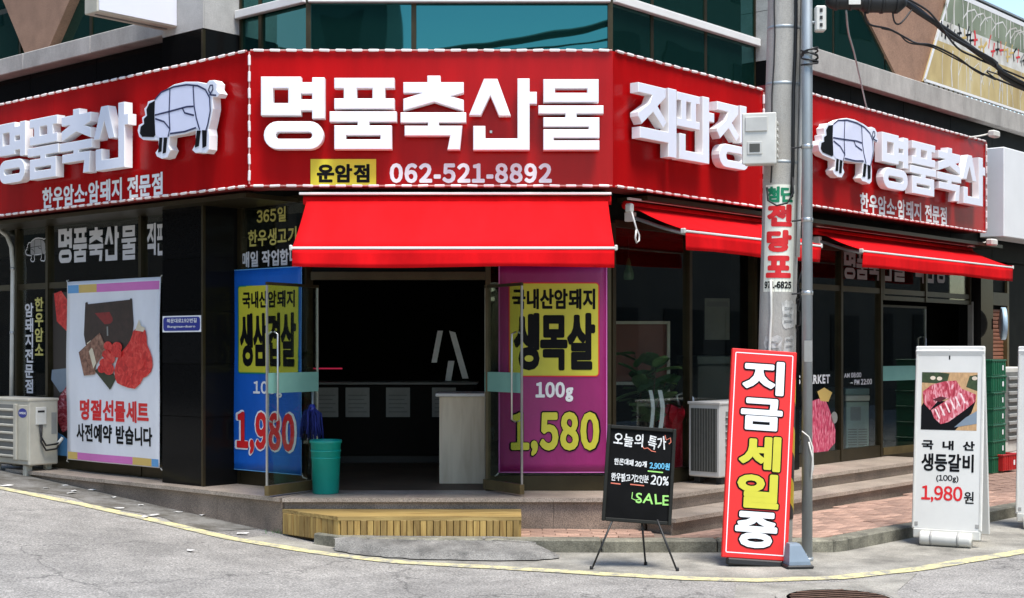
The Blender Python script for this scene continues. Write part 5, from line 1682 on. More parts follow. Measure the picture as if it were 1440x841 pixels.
flat(o, 'photo_print', [(fx(.10), fz(.46)), (fx(.90), fz(.46)), (fx(.90), fz(.145)), (fx(.10), fz(.145))], -0.0128, pm('photo_board_wood', (0.50, 0.30, 0.14), 0.5, var=0.25, scale=20, stretch=(3, 1, 1)))
def ph(name, pts, lay, mat):
    return flat(o, name, [(fx(.10 + .80 * a), fz(.46 - .315 * b)) for a, b in pts], -0.0128 - 0.0007 * lay, mat)
ph('photo_shadow', [(0, 0), (0.62, 0), (0.9, 0.3), (0.98, 0.52), (0.5, 0.5), (0.05, 0.5), (0, 0.4)], 1, INK)
ph('photo_leaf', [(0, 0.82), (0.45, 0.80), (0.5, 0.98), (0.3, 1), (0, 1)], 1, pm('photo_green', (0.03, 0.05, 0.015), 0.5, var=0.5, scale=30))
ph('photo_leaf', [(0.8, 0.75), (1, 0.68), (1, 0.96), (0.86, 0.94)], 1, MATS['photo_green'])
ph('photo_cloth', [(0.6, 0.05), (1, 0.12), (1, 0.34), (0.8, 0.22)], 2, PALEB)
ph('photo_meat', [(0.02, 0.66), (0.18, 0.78), (0.4, 0.84), (0.62, 0.86), (0.72, 0.72), (0.6, 0.58), (0.3, 0.5), (0.16, 0.34), (0.04, 0.46)], 3, RIBP)
ph('photo_meat', [(0.18, 0.34), (0.5, 0.54), (0.72, 0.72), (0.98, 0.62), (0.97, 0.5), (0.8, 0.36), (0.5, 0.14), (0.36, 0.10), (0.24, 0.2)], 4, RIBP)
ph('photo_shadow', [(0.2, 0.52), (0.34, 0.48), (0.46, 0.56), (0.34, 0.58)], 4.5, pm('photo_darkred', (0.08, 0.006, 0.01), 0.5))
for k in range(6):
    a, b = 0.24 + 0.09 * k, 0.36 + 0.055 * k
    ph('photo_rib', [(a, b), (a + .03, b + .005), (a + .11, b - .16), (a + .085, b - .17)], 5, pm('photo_bone', (0.85, 0.64, 0.62), 0.5, var=0.2, scale=40))
for k, (a, b, r_) in enumerate(((.2, .9, .05), (.32, .89, .05), (.95, .9, .05))):
    ph('photo_garlic', ell(a, b, r_, r_ * .7, 10), 2.5, pm('photo_cream', (0.66, 0.55, 0.42), 0.5))
write(o, 'lettering', '국', (fx(.12), fx(.29), fz(.568), fz(.517)), -0.0128, INK, 0.01, 0.003)
write(o, 'lettering', '내', (fx(.42), fx(.58), fz(.568), fz(.517)), -0.0128, INK, 0.01, 0.003)
write(o, 'lettering', '산', (fx(.71), fx(.88), fz(.568), fz(.517)), -0.0128, INK, 0.01, 0.003)
write(o, 'lettering', '생등갈비', (fx(.12), fx(.87), fz(.685), fz(.588)), -0.0128, INK, 0.01, 0.003)
write(o, 'lettering', '(100g)', (fx(.34), fx(.66), fz(.743), fz(.703)), -0.0128, INK, 0.0, 0.0015, gap=0.06)
write(o, 'lettering', '1,980', (fx(.13), fx(.72), fz(.852), fz(.762)), -0.0128, REDP, 0.0, 0.004, gap=0.09)
write(o, 'lettering', '원', (fx(.74), fx(.88), fz(.852), fz(.787)), -0.0128, INK, 0.0, 0.002)
bx('hang_slot', INK, o, fx(.485), fx(.505), -0.0135, -0.0125, fz(.075), fz(.02))
g5 = ground(1478, 742)
aboard('white sandwich board cut off by the right edge of the picture', (g5.x, g5.y, 0), R(-27))

# wooden step in front of the entrance: single boards
t = thing('wooden_step', 'low ochre timber step of upright boards in front of the entrance', 'step', (0, 0, 0))
P0, P1, P2 = Vector((-1.90, -0.03)), Vector((-1.37, -0.54)), Vector((0.06, -0.54))
zb_, zt_ = 0.09, 0.262
def boards(a, b, n, flip=1):
    d = (b - a); L = d.length; d.normalize()
    nn = Vector((d.y, -d.x))
    for i in range(n):
        w = L / n
        p = a + d * (w * i + 0.0015)
        ang = math.atan2(d.y, d.x)
        M = Matrix.Translation((p.x, p.y, 0)) @ Matrix.Rotation(ang, 4, 'Z')
        j = random.uniform(-.002, .002)
        zg = gz(p.x, p.y)
        MB().box(0.002, w - 0.004, -0.012 + j, 0.01 + j, max(zb_ - 0.03, zg * .9), zt_ - 0.031, 0.002, M).build('upright_board', WOOD, t)
boards(P0, P1, 10)
boards(P1 + Vector((0.006, 0)), P2, 27)
boards(P2, Vector((0.06, -0.03)), 7)
MB().prism([(-1.86, -0.03), (-1.355, -0.525), (0.04, -0.525), (0.04, -0.03)], 0.04, zt_ - 0.034).build('carcass', pm('dark_timber', (0.10, 0.06, 0.02), 0.8), t)
yb = [-0.552, -0.455, -0.325, -0.175, -0.02]
for a, b in zip(yb, yb[1:]):
    xl = lambda y: -1.915 + (y + 0.02) / (-0.552 + 0.02) * (-1.385 + 1.915)
    j = random.uniform(-.002, .002)
    MB().prism([(xl(a), a), (0.075, a), (0.075, b - 0.004), (xl(b - 0.004), b - 0.004)], zt_ - 0.03, zt_ + j).build('top_board', WOODT, t)

# teal bin with a blue rag mop behind it
g6 = (-1.60, 0.36)
t = thing('waste_bin', 'round teal plastic bin beside the open left door', 'bin', (g6[0], g6[1], PZ))
MB().lathe([(0.105, 0.0), (0.112, 0.006), (0.128, 0.43), (0.137, 0.435), (0.139, 0.455), (0.134, 0.462), (0.126, 0.455), (0.122, 0.43), (0.105, 0.02)], 32).build('bucket', TEALP, t, True)
for k in range(2):
    MB().lathe([(0.1225 + .004 * k, 0.30 + .06 * k), (0.1265 + .004 * k, 0.303 + .06 * k), (0.127 + .004 * k, 0.312 + .06 * k), (0.1235 + .004 * k, 0.316 + .06 * k)], 32).build('ring', TEALP, t, True)
t = thing('rag_mop', 'dark blue rag mop standing in the corner behind the teal bin', 'mop', (-1.76, 0.50, PZ))
rn = random.Random(4)
MB().tube([(0.03, 0, 0.0), (0.02, 0.06, 1.0)], 0.012, 8).build('handle', GALV, t, True)
m = MB()
for k in range(46):
    a = rn.uniform(0, 2 * pi); r_ = rn.uniform(0.02, 0.10)
    top = Vector((0.02, 0.02, 0.72 + rn.uniform(-.02, .03)))
    mid = top + Vector((cos(a) * r_ * 0.9, sin(a) * r_ * .7 - .03, -0.05))
    end = top + Vector((cos(a) * r_ * 1.1, sin(a) * r_ * .8 - .03, -rn.uniform(0.15, 0.27)))
    m.tube([top, mid, (mid + end) / 2 + Vector((rn.uniform(-.01, .01), 0, 0)), end], 0.008, 5)
tag(m.build('mop_strand', BLUEM, t, True), kind='stuff')
MB().lathe([(0.03, 0.70), (0.035, 0.72), (0.02, 0.76)], 12, 0.02, 0.02).build('mop_socket', NAVY, t, True)

# outdoor air conditioner, left
def louvre(t, x0, x1, z0, z1, n, y, mat):
    for k in range(n):
        z = z0 + (z1 - z0) * k / n
        MB().box(x0, x1, y - 0.022, y, z + 0.012, z + (z1 - z0) / n * 0.48, 0.006).build('louvre', mat, t)
LAC = WL
u1 = -3.57
t = on(LAC, 'outdoor_unit', 'cream air conditioner outdoor unit with oval blue logo, left of the white banner', 'air conditioner')
x0, x1, y0, y1, z0, z1 = u1 - 0.86, u1, -0.61, -0.28, 0.415, 1.085
bx('casing', CREAM, t, x0, x1, y0, y1, z0, z1, 0.012)
bx('top_lid', CREAM, t, x0 - .006, x1 + .006, y0 - .008, y1 + .006, z1 - 0.02, z1 + 0.008, 0.006)
bx('front_panel', pm('cream_panel', (0.50, 0.465, 0.37), 0.5, var=0.1), t, x1 - 0.19, x1 - 0.015, y0 - 0.012, y0 - 0.001, z0 + 0.05, z1 - 0.06, 0.005)
bx('grille_recess', GREYP, t, x0 + 0.05, x1 - 0.27, y0 - 0.004, y0 + 0.0, z0 + 0.06, z1 - 0.06)
louvre(t, x0 + 0.04, x1 - 0.26, z0 + 0.06, z1 - 0.06, 7, y0 - 0.005, CREAM)
bx('grille_strip', CREAM, t, x1 - 0.262, x1 - 0.205, y0 - 0.028, y0 - 0.001, z0 + 0.05, z1 - 0.05, 0.005)
lo = flat(t, 'oval_logo', ell(x1 - 0.10, z1 - 0.14, 0.083, 0.048), y0 - 0.0135, NAVY)
write(lo, 'lettering', 'SAMSUNG', (x1 - 0.166, x1 - 0.036, z1 - 0.152, z1 - 0.128), y0 - 0.0145, PRINTW, 0.0, 0.0008, gap=0.05)
bx('side_handle', PLASTW, t, x1 + 0.0, x1 + 0.014, y0 + 0.07, y0 + 0.19, z1 - 0.26, z1 - 0.08, 0.005)
bx('handle_slot', BLACKP, t, x1 + 0.0135, x1 + 0.016, y0 + 0.09, y0 + 0.165, z1 - 0.135, z1 - 0.115)
bx('rating_plate', PAPERD, t, x1 + 0.0, x1 + 0.002, y0 + 0.25, y0 + 0.31, z1 - 0.36, z1 - 0.14)
for dz in (0, 0.05):
    MB().tube([(x1 + 0.014, y0 + 0.11 + dz * .5, z1 - 0.26), (x1 + 0.04, y0 + 0.11, z1 - 0.38 - dz), (x1 + 0.05, y0 + 0.16, z1 - 0.47 - dz), (x1 + 0.05, y0 + 0.28, z1 - 0.46 - dz), (x1 + 0.03, y0 + 0.34, z1 - 0.44)], 0.010, 7).build('refrigerant_hose', BLACKP, t, True)
MB().tube([(x1 + 0.03, y0 + 0.30, z1 - 0.47), (x1 + 0.05, y0 + 0.35, z1 - 0.40)], 0.018, 8).build('hose_wrap', PLASTW, t, True)
for x in (x0 + 0.12, x1 - 0.13):
    bx('foot', CREAM, t, x - 0.03, x + 0.03, y0 + 0.02, y0 + 0.10, 0.29, z0, 0.008)
    bx('foot', CREAM, t, x - 0.03, x + 0.03, y1 - 0.08, y1 - 0.01, 0.353, z0, 0.008)
# white drain conduit at the left edge
t = on(WL, 'conduit_pipe', 'white plastic conduit bending down the far left window', 'pipe')
P = [(WL.at(px, py, 0.22)[0], -0.22, WL.at(px, py, 0.22)[1]) for px, py in ((-40, 318), (0, 324), (10, 332), (16, 348), (18, 380), (17, 470), (16, 565))]
MB().tube(P, 0.022, 10).build('pipe', PLASTW, t, True)
for k in (4, 5):
    MB().tube([(P[k][0], -0.22, P[k][2]), (P[k][0], -0.22, P[k][2] + .03)], 0.026, 10).build('pipe_clip', STEEL, t, True)
# street name plate
t = on(WL, 'street_name_plate', 'small blue street name plate on the black granite column', 'plate')
q = pbox(WL, 229, 444, 283, 467, 0.415)
MB().plate(q and [(q[0], q[2]), (q[1], q[2]), (q[1], q[3]), (q[0], q[3])], -0.418, -0.411).build('plate', PRINTW, t)
flat(t, 'blue_field', rrect(q[0] + .012, q[1] - .012, q[2] + .012, q[3] - .012, 0.03), -0.4195, NAVY)
write(t, 'lettering', '북문대로192번길', (q[0] + .07, q[1] - .06, q[2] + .085, q[2] + .125), -0.4205, PRINTW, 0.0, 0.001)
write(t, 'lettering', 'Bungmun-daero', (q[0] + .08, q[1] - .08, q[2] + .035, q[2] + .062), -0.4205, PRINTW, 0.0, 0.0005, gap=0.05)

# outdoor unit on the right landing
t = on(WR, 'outdoor_unit', 'grey white outdoor unit with dark coil side on the right landing', 'air conditioner')
ua = WR.u(1012, 0.46)
x0, x1, y0, y1, z0, z1 = ua, ua + 0.85, -0.46, -0.12, 0.42, 1.10
bx('casing', pm('unit_white', (0.50, 0.49, 0.46), 0.5, var=0.08), t, x0, x1, y0, y1, z0, z1, 0.01)
for a, b, c, d in ((y0 + .03, y1 - .03, z0 + .05, z1 - .05),):
    bx('coil', pm('coil_dark', (0.045, 0.047, 0.04), 0.5, var=0.2, scale=30), t, x0 - 0.004, x0 + 0.001, a, b, c, d)
    for k in range(9):
        bx('coil_fin', GREYP, t, x0 - 0.007, x0 - 0.004, a + 0.01 + (b - a - .02) * k / 9, a + 0.014 + (b - a - .02) * k / 9, c, d)
bx('top_lid', MATS['unit_white'], t, x0 - .008, x1 + .008, y0 - .008, y1 + .008, z1 - .015, z1 + .01, 0.005)
bx('fan_panel', GREYP, t, x0 + .10, x1 - .2, y0 - .004, y0 + .001, z0 + .08, z1 - .08)
for k in range(8): bx('fan_guard_bar', MATS['unit_white'], t, x0 + .09, x1 - .19, y0 - .014, y0 - .005, z0 + .09 + .065 * k, z0 + .10 + .065 * k)
for x in (x0 + .1, x1 - .1):
    for y in (y0 + .05, y1 - .05): bx('foot', BLACKP, t, x - .04, x + .04, y - .03, y + .03, PZ + .002, z0, .006)

# plant pot gift behind the corner window
pc = WR.world(WR.u(913, -0.27), 0.27, PZ)
t = thing('potted_plant', 'leafy potted plant with white ribbons behind the corner window', 'plant', (pc.x, pc.y, PZ))
MB().lathe([(0.10, 0), (0.15, 0.02), (0.18, 0.38), (0.19, 0.40), (0.17, 0.41), (0.16, 0.36)], 20).build('pot', pm('pot_white', (0.35, 0.34, 0.32), 0.5), t, True)
rn = random.Random(21)
leafm = None
for k in range(5):
    a = 2 * pi * k / 5
    top = Vector((cos(a) * 0.16, sin(a) * 0.14, 0.95 + 0.12 * (k % 3)))
    MB().tube([(cos(a) * .02, sin(a) * .02, 0.36), (cos(a) * .06, sin(a) * .05, 0.65), top], 0.012, 7, r2=0.006).build('stem', STEMM, t, True)
    for j in range(11):
        s = j / 10
        p = Vector((cos(a) * .05, sin(a) * .05, 0.55)).lerp(top, s)
        az, el = rn.uniform(0, 2 * pi), rn.uniform(-.2, 1.0)
        if leafm is None:
            L, Wd = 0.25, 0.085
            V, F = [], []
            for i in range(6):
                u_ = i / 5
                wd = Wd * math.sin(pi * (0.08 + 0.9 * u_)) ** 0.8
                dr = -0.05 * u_ * u_
                V += [(u_ * L, -wd, dr + 0.02), (u_ * L, 0, dr), (u_ * L, wd, dr + 0.02)]
            F = [(i * 3 + c, i * 3 + 3 + c, i * 3 + 4 + c, i * 3 + 1 + c) for i in range(5) for c in range(2)]
            o = meshobj('leaf', V, F, LEAF, t, True); leafm = o
        else:
            o = cp(leafm, t)
        o.location = p; o.rotation_euler = (rn.uniform(-.3, .3), -el, az); k_ = rn.uniform(.75, 1.2); o.scale = (k_, k_, k_)
for dx, w in ((-0.04, 0.035), (0.05, 0.04)):
    V = []
    for i in range(9):
        z = 0.86 - 0.055 * i
        V += [(dx - w / 2 + .02 * sin(i * .5), -0.21 - .01 * i * (1 if i < 4 else .5), z), (dx + w / 2 + .02 * sin(i * .5), -0.21 - .01 * i * (1 if i < 4 else .5), z)]
    rb = solidify(meshobj('ribbon', V, [(i * 2, i * 2 + 1, i * 2 + 3, i * 2 + 2) for i in range(8)], PRINTW, t), 0.001)
    rb.rotation_euler = (0, 0, R(8))
# red wrapped flower stand next to it
pc = WR.world(WR.u(953, -0.17), 0.17, PZ)
t = thing('wrapped_flower_pot', 'flower pot in crumpled red wrap behind the corner window', 'flower pot', (pc.x, pc.y, PZ))
rn = random.Random(9)
V, F = [], []
seg = 22
for j, (r_, z) in enumerate(((0.10, 0.0), (0.14, 0.1), (0.13, 0.28), (0.11, 0.42), (0.15, 0.52), (0.20, 0.62), (0.17, 0.70), (0.10, 0.66))):
    for i in range(seg):
        a = 2 * pi * i / seg
        q_ = r_ * (1 + (0.10 + .12 * (j > 3)) * sin(i * 3.1 + j) * (0.5 + rn.random()))
        V.append((cos(a) * q_, sin(a) * q_, z + 0.03 * (j > 3) * rn.uniform(-1, 1)))
F = [(j * seg + i, j * seg + (i + 1) % seg, (j + 1) * seg + (i + 1) % seg, (j + 1) * seg + i) for j in range(7) for i in range(seg)]
meshobj('wrapping', V, F, CLOTHR, t)
MB().tube([(0.02, -0.05, 0.66), (-0.02, -0.08, 0.80), (0.06, -0.1, 0.83), (0.13, -0.1, 0.78), (0.15, -0.12, 0.62)], 0.012, 6).build('white_ribbon', PRINTW, t, True)

# ------------------------------------------------------------------ things in the dark shop
t = thing('reception_counter', 'narrow pale wood counter with white top inside the doorway', 'counter', (-0.455, 1.55, PZ))
bx('front_panel', LAMIN, t, -0.215, 0.215, -0.30, -0.28, 0.0, 0.80)
bx('side_panel', LAMIN, t, -0.214, -0.194, -0.279, 0.28, 0.0, 0.80)
bx('side_panel', LAMIN, t, 0.194, 0.214, -0.279, 0.28, 0.0, 0.80)
bx('counter_top', PLASTW, t, -0.25, 0.25, -0.33, 0.30, 0.801, 0.832, 0.006)
t = thing('wall_letter_sign', 'white strokes of a broken letter sign on the dark back wall', 'sign', (-0.95, 4.2, 0))
for pts in ([(0.04, 1.44), (0.10, 1.44), (0.17, 1.80), (0.11, 1.80)], [(0.24, 1.80), (0.31, 1.78), (0.46, 1.26), (0.39, 1.26)], [(0.17, 1.08), (0.39, 1.08), (0.40, 1.16), (0.25, 1.16), (0.30, 1.46), (0.23, 1.46)]):
    MB().plate([(p[0], p[1]) for p in pts], -0.03, 0.0).build('letter_stroke', pm('dim_white', (0.88, 0.88, 0.88), 0.4), t)
t = thing('display_case', 'low dark meat display case deep in the shop', 'display case', (-1.4, 3.6, PZ))
bx('cabinet', pm('case_dark', (0.010, 0.009, 0.008), 0.6, spec=0.06), t, -1.2, 1.0, 0, 0.7, 0.08, 0.85, 0.01)
bx('plinth', BLACKP, t, -1.18, 0.98, 0.04, 0.68, 0, 0.079)
bx('counter_top', GREYP, t, -1.22, 1.02, -0.03, 0.72, 0.851, 0.88, 0.006)
bx('red_lamp', REDGLOW, t, -0.85, -0.45, 0.0, 0.03, 1.02, 1.035)
for k, x in enumerate((-0.62, -0.28, 0.16, 0.66)):
    n_ = thing('price_notice', ('leftmost', 'second', 'third', 'rightmost')[k] + ' of the four paper notices on the dark display case', 'notice', (-1.4 + x, 3.594, PZ + 0.5), 0, 'paper notices on the display case')
    bx('sheet', PAPERD, n_, -0.13, 0.13, -0.003, 0, 0, 0.32)
    for j in range(5): bx('print_line', GREYP, n_, -0.10, 0.10 - 0.03 * (j % 2), -0.0045, -0.0031, 0.05 + 0.045 * j, 0.062 + 0.045 * j)
# pendant lamp, shelf board and freezer behind the right windows
pc = WR.world(WR.u(884, -0.5), 0.5, 0)
t = thing('pendant_lamp', 'small green glass pendant lamp behind the corner window', 'lamp', (pc.x, pc.y, 0))
MB().tube([(0, 0, 2.87), (0, 0, 2.46)], 0.005, 6).build('cord', BLACKP, t)
MB().lathe([(0.012, 2.46), (0.02, 2.43), (0.03, 2.38), (0.05, 2.32), (0.052, 2.27), (0.04, 2.25)], 16).build('shade', pm('bottle_green', (0.05, 0.11, 0.05), 0.2), t, True)
pc = WR.world(WR.u(900, -1.2), 1.2, 0)
t = thing('shelf_unit', 'brown backed shelf with a cream frame behind the plant', 'shelf', (pc.x, pc.y, PZ), 0)
bx('back_board', pm('shelf_red_brown', (0.16, 0.045, 0.025), 0.6), t, -0.55, 0.28, 0.0, 0.03, 0.9, 1.5)
bx('top_rail', CREAM, t, -0.58, 0.31, -0.04, 0.03, 1.5, 1.53); bx('bottom_rail', CREAM, t, -0.58, 0.31, -0.2, 0.03, 0.87, 0.9)
for x in (-0.58, 0.28): bx('side_rail', CREAM, t, x, x + .03, -0.04, 0.03, 0.0, 1.5)
pc = WR.world(WR.u(1015, -1.4), 1.4, 0)
t = thing('glass_fridge', 'tall dim fridge standing behind the second window pane', 'fridge', (pc.x, pc.y, PZ), R(15))
bx('cabinet', pm('fridge_dim', (0.12, 0.12, 0.10), 0.4), t, -0.3, 0.3, 0, 0.6, 0, 1.05, 0.01)
bx('lid', pm('fridge_lid', (0.10, 0.13, 0.12), 0.3), t, -0.31, 0.31, -0.01, 0.61, 1.06, 1.16, 0.01)
t2 = thing('wall_notice', 'pale notice sheet on the wall above the dim fridge', 'notice', (pc.x + 0.05, pc.y + 0.7, PZ), R(15))
bx('sheet', pm('dim_notice', (0.22, 0.22, 0.19), 0.6), t2, -0.16, 0.16, 0, 0.01, 1.35, 1.85); bx('sheet_header', GREYP, t2, -0.14, 0.14, -0.002, 0, 1.75, 1.81)
pc = WR.world(WR.u(1206, -0.35), 0.35, 0)
t = thing('chest_freezer', 'pale green chest freezer with side vents behind the right window', 'freezer', (pc.x, pc.y, PZ), R(12))
bx('cabinet', FRIDGE, t, -0.145, 0.145, 0, 0.5, 0.05, 0.62, 0.008)
bx('lid', pm('freezer_lid', (0.16, 0.24, 0.24), 0.3), t, -0.15, 0.15, -0.005, 0.505, 0.70, 0.78, 0.01)
bx('lid_rim', PLASTW, t, -0.152, 0.152, -0.008, 0.508, 0.63, 0.695, 0.006)
for k in range(8):
    for s in (-1, 1): bx('vent_slot', GREYP, t, -0.065 + s * .065 - .055 + .065, -0.065 + s * .065 + .055 + .065 - .0, -0.004, 0.001, 0.08 + 0.03 * k, 0.092 + 0.03 * k)
bx('sticker', PAPERD, t, -0.09, 0.04, -0.003, 0.0, 0.40, 0.56)
t = thing('round_side_sign', 'round pale blue sign set edge on beside the brown shutter', 'sign', tuple(WR.world(wr(1379), -0.30, 0)), R(-12))
m = MB().lathe([(0.20, -0.03), (0.21, -0.025), (0.21, 0.025), (0.20, 0.03)], 30).build('disc', pm('sign_pale_blue', (0.40, 0.55, 0.68), 0.4), t, True)
m.rotation_euler = (0, R(90), 0); m.location = (0, 0, 1.92)
bx('sign_arm', BLACKP, t, -0.01, 0.01, 0.3, 0.42, 1.85, 1.99)
bx('white_mark', PRINTW, t, -0.034, -0.031, -0.12, 0.0, 1.98, 2.06)

# crates and the unit at the far right
def crate(label, fr, u_, out, z, mat, w=0.40, d=0.30, h=0.19):
    p = fr.world(u_, -out)
    t = thing('plastic_crate', label, 'crate', (p.x, p.y, z), fr.a + R(random.uniform(-3, 3)), 'stacked plastic crates')
    for nm, a, b, c, e in (('f', -w / 2, w / 2, -d / 2, -d / 2 + .012), ('b', -w / 2, w / 2, d / 2 - .012, d / 2), ('l', -w / 2, -w / 2 + .012, -d / 2 + .012, d / 2 - .012), ('r', w / 2 - .012, w / 2, -d / 2 + .012, d / 2 - .012)):
        bx('crate_wall', mat, t, a, b, c, e, 0, h - .02)
    bx('crate_floor', mat, t, -w / 2 + .013, w / 2 - .013, -d / 2 + .013, d / 2 - .013, 0.005, 0.02)
    MB().box(-w / 2 - .008, w / 2 + .008, -d / 2 - .008, -d / 2 + .014, h - .022, h, 0.004).box(-w / 2 - .008, w / 2 + .008, d / 2 - .014, d / 2 + .008, h - .022, h, 0.004).box(-w / 2 - .008, -w / 2 + .014, -d / 2 + .015, d / 2 - .015, h - .022, h, 0.004).box(w / 2 - .014, w / 2 + .008, -d / 2 + .015, d / 2 - .015, h - .022, h, 0.004).build('crate_rim', mat, t)
    for k in range(6): bx('crate_rib', mat, t, -w / 2 + .03 + k * .065, -w / 2 + .042 + k * .065, -d / 2 - .006, -d / 2, 0.01, h - .022)
    bx('crate_tag', PRINTW, t, 0.08, 0.12, -d / 2 - .008, -d / 2 - .006, 0.06, 0.12)
uc = WR.u(1388, 0.55)
names = ['lowest', 'second from the bottom', 'third from the bottom', 'fourth from the bottom', 'fifth from the bottom', 'topmost']
for k in range(6):
    crate(f'green plastic crate, {names[k]} of the stack behind the sandwich board', WR, uc, 0.55, 0.30 + 0.195 * k, GREENC)
crate('red plastic crate beside the foot of the green crate stack', WR, WR.u(1404, 0.62), 0.62, 0.12, REDC, 0.42, 0.30, 0.20)
crate('green plastic crate under the stack, on the pavement', WR, uc, 0.55, 0.10, GREENC)
t = on(WR, 'outdoor_unit', 'grey louvred outdoor unit beyond the green crates', 'air conditioner')
ua = WR.u(1409, 0.45)
bx('casing', PLASTW, t, ua, ua + 0.95, -0.46, -0.14, 0.28, 1.36, 0.012)
bx('recess', GREYP, t, ua + .05, ua + .90, -0.464, -0.459, 0.42, 1.30)
for k in range(9): bx('louvre', pm('louvre_grey', (0.30, 0.30, 0.28), 0.5), t, ua + .16, ua + .90, -0.49, -0.465, 0.44 + .095 * k, 0.485 + .095 * k, .006)
bx('plinth', PLASTW, t, ua, ua + .95, -0.46, -0.14, 0.10, 0.279, .006)

# floodlights on the signs
for (px, py, out, zoff, lab) in ((1395, 190, 0.55, 0, 'small white floodlight on an arm above the right end of the right sign'), (1392, 342, 0.35, 0, 'white floodlight tucked under the right end of the right sign')):
    u_, z = FR.at(px, py, out - .38)
    p = FR.world(u_, -(out - .38))
    t = thing('floodlight', lab, 'floodlight', (p.x, p.y, z), FR.a, 'floodlights on the signs')
    bx('lamp_head', PLASTW, t, -0.09, 0.09, -0.07, 0.02, -0.03, 0.05, 0.015)
    MB().tube([(0, 0.02, 0.02), (-0.15, 0.10, -0.02), (-0.32, 0.16, -0.05)], 0.012, 6).build('arm', PLASTW, t, True)

# mural banner on the upper right
t = on(WR, 'mural_banner', 'painted yellow and green banner with white line drawings, high on the right', 'banner')
o_ = 0.10
BL, BT = WR.at(1297, 122, o_), WR.at(1336, -8, o_)
zB, zM1, zM2, zT = BL[1], 5.35, 5.62, 5.99
zB = 4.80
xl = lambda z: BL[0] + (z - BL[1]) / (BT[1] - BL[1]) * (BT[0] - BL[0])
for nm, za, zc_, mt in (('yellow_field', zB, zM1, MURY), ('white_field', zM1, zM2, MURW), ('green_field', zM2, zT + .05, MURG)):
    MB().plate([(xl(za), za), (13.5, za), (13.5, zc_), (xl(zc_), zc_)], -o_, -o_ + 0.03).build(nm, mt, t)
line2d(t, 'white_edge', [(xl(zB), zB), (xl(zT + .05), zT + .05)], 0.05, -o_ - .002, PRINTW)
line2d(t, 'white_edge', [(xl(zT), zT + .02), (13.5, zT + .02)], 0.06, -o_ - .002, PRINTW)
line2d(t, 'white_edge', [(xl(zB), zB + .015), (13.5, zB + .015)], 0.03, -o_ - .002, PRINTW)
bx('top_rail', GALV, t, xl(zT), 13.5, -o_ - .01, -o_ + .05, zT + .075, zT + .10)
rn = random.Random(5)
x = xl(zM2) + 0.12
while x < 13:
    w = rn.choice((0.014, 0.02, 0.035))
    line2d(t, 'tree_line', [(x, zM2 + rn.uniform(-.02, .08)), (x + rn.uniform(-.04, .04), zM2 + .2), (x + rn.uniform(-.03, .03), zT)], w, -o_ - .002, MURW)
    if rn.random() < 0.4:
        line2d(t, 'branch_line', [(x, zM2 + .12), (x + .15, zM2 + .24), (x + .36, zM2 + .30), (x + .5, zM2 + .22)], 0.02, -o_ - .0025, MURW)
    x += rn.uniform(0.10, 0.28)
x = xl(zM1) + 0.02
while x < 13:
    x += rn.uniform(0.10, 0.35)
    line2d(t, 'tree_line', [(x, zB + .04), (x + rn.uniform(-.05, .05), (zB + zM1) / 2), (x + rn.uniform(-.04, .04), zM1 - rn.uniform(0, .1))], rn.choice((0.014, 0.022, 0.03)), -o_ - .002, MURW)
    if rn.random() < 0.5:
        line2d(t, 'branch_line', [(x, zB + .2), (x + .1, zB + .36), (x + .28, zB + .46), (x + .42, zB + .2)], 0.016, -o_ - .0025, MURW)
x = xl(zM1) + 0.15
for k in range(26):
    m_ = rn.choice((REDP, REDP, INK, GOLDP)) if 4 < k < 20 else rn.choice((INK, GREYP, PAPERD))
    z_ = rn.uniform(zM1 + .02, zM2 - .12)
    line2d(t, 'painted_stroke', [(x, z_), (x + rn.uniform(-.03, .05), z_ + .10), (x + rn.uniform(-.02, .1), z_ + .19)], rn.choice((.02, .03, .045)), -o_ - .0028, m_)
    if rn.random() < .6: line2d(t, 'painted_stroke', [(x - .05, z_ + .06), (x + .09, z_ + .09)], .025, -o_ - .003, m_)
    x += rn.uniform(.09, .17)
for k in range(40):   # scalloped lower hem
    x = xl(zB) + 0.06 + .14 * k
    if x < 13.4: flat(t, 'hem_scallop', ell(x, zB - .01, .05, .035, 8), -o_ - .001, GREYP)

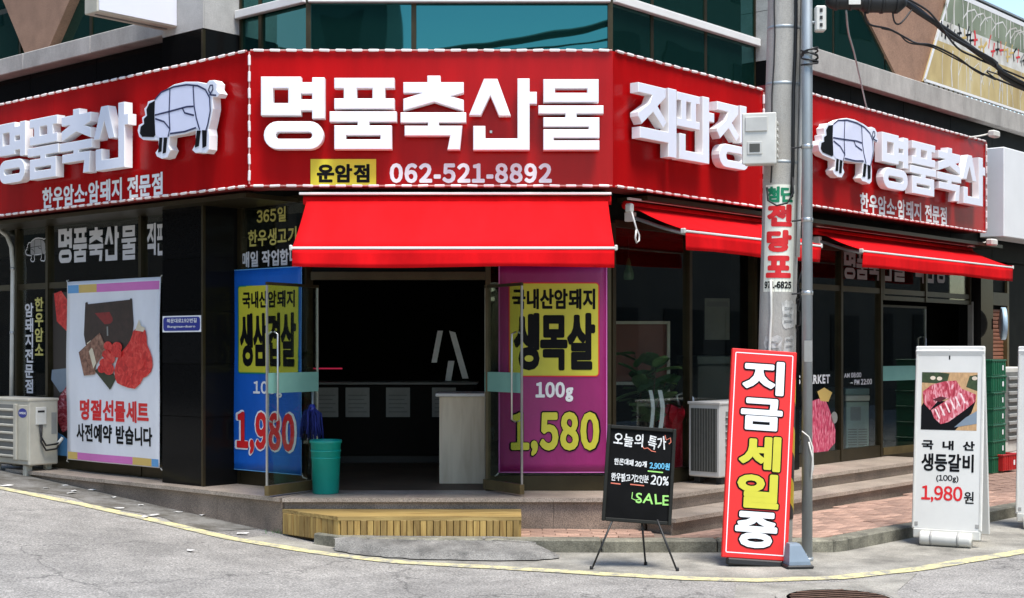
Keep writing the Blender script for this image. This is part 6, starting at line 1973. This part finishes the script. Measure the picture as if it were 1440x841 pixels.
# ------------------------------------------------------------------ manhole, litter, weeds
t = thing('manhole_cover', 'rusty round manhole cover with a pale ring at the bottom edge', 'manhole cover', (2.08, -2.80, 0.008), R(15))
MB().lathe([(0.40, -.05), (0.40, 0.006), (0.395, 0.010), (0.345, 0.010), (0.34, 0.004)], 40).build('ring', APRON, t)
MB().lathe([(0.335, -.05), (0.335, 0.0), (0.33, 0.004)], 40).build('cover_disc', RUST, t)
for i in range(-4, 5):
    L = math.sqrt(0.31 ** 2 - (0.065 * i) ** 2)
    bx('raised_bar', RUST, t, -L, L, 0.065 * i - .012, 0.065 * i + .012, 0.0045, 0.010, .003)
rn = random.Random(14)
spots = [(10, 684, 'by the outdoor unit'), (65, 688, ''), (92, 684, ''), (100, 695, ''), (160, 701, ''), (168, 716, ''), (198, 712, ''), (205, 728, ''), (250, 722, ''), (285, 726, ''), (215, 726, ''), (268, 776, ''), (105, 692, ''), (130, 690, ''), (338, 752, '')]
for k, (px, py, w_) in enumerate(spots):
    p = ground(px, py)
    t = thing('litter_scrap', 'small flattened white litter scrap in the gutter along the left kerb', 'litter', (p.x, p.y, p.z + .006), rn.uniform(0, 6), 'litter scraps in the left gutter')
    n_ = 7
    r_ = rn.uniform(.025, .065)
    V = [(0, 0, 0.010)] + [(cos(2 * pi * i / n_) * r_ * rn.uniform(.6, 1.5), sin(2 * pi * i / n_) * r_ * rn.uniform(.4, .9), rn.uniform(.002, .012)) for i in range(n_)]
    solidify(meshobj('scrap', V, [(0, i + 1, (i + 1) % n_ + 1) for i in range(n_)], PAPER, t), 0.002)
# weeds at the foot of the platform
m = MB()
for k in range(260):
    s = rn.random()
    px = 385 + 60 * s + rn.gauss(0, 8)
    p = ground(px, 747 + 8 * s + rn.gauss(0, 1.5))
    h = rn.uniform(.015, .05); a = rn.uniform(0, 6.28); b = rn.uniform(.2, .9) * h
    w = .004
    m.add([(p.x - w * sin(a), p.y + w * cos(a), p.z), (p.x + w * sin(a), p.y - w * cos(a), p.z), (p.x + b * cos(a), p.y + b * sin(a), p.z + h)], [(0, 1, 2)])
o = m.build('weed', LEAF)
tag(o, 'sparse green weeds in the crack at the platform foot', 'weeds', None, 'stuff')
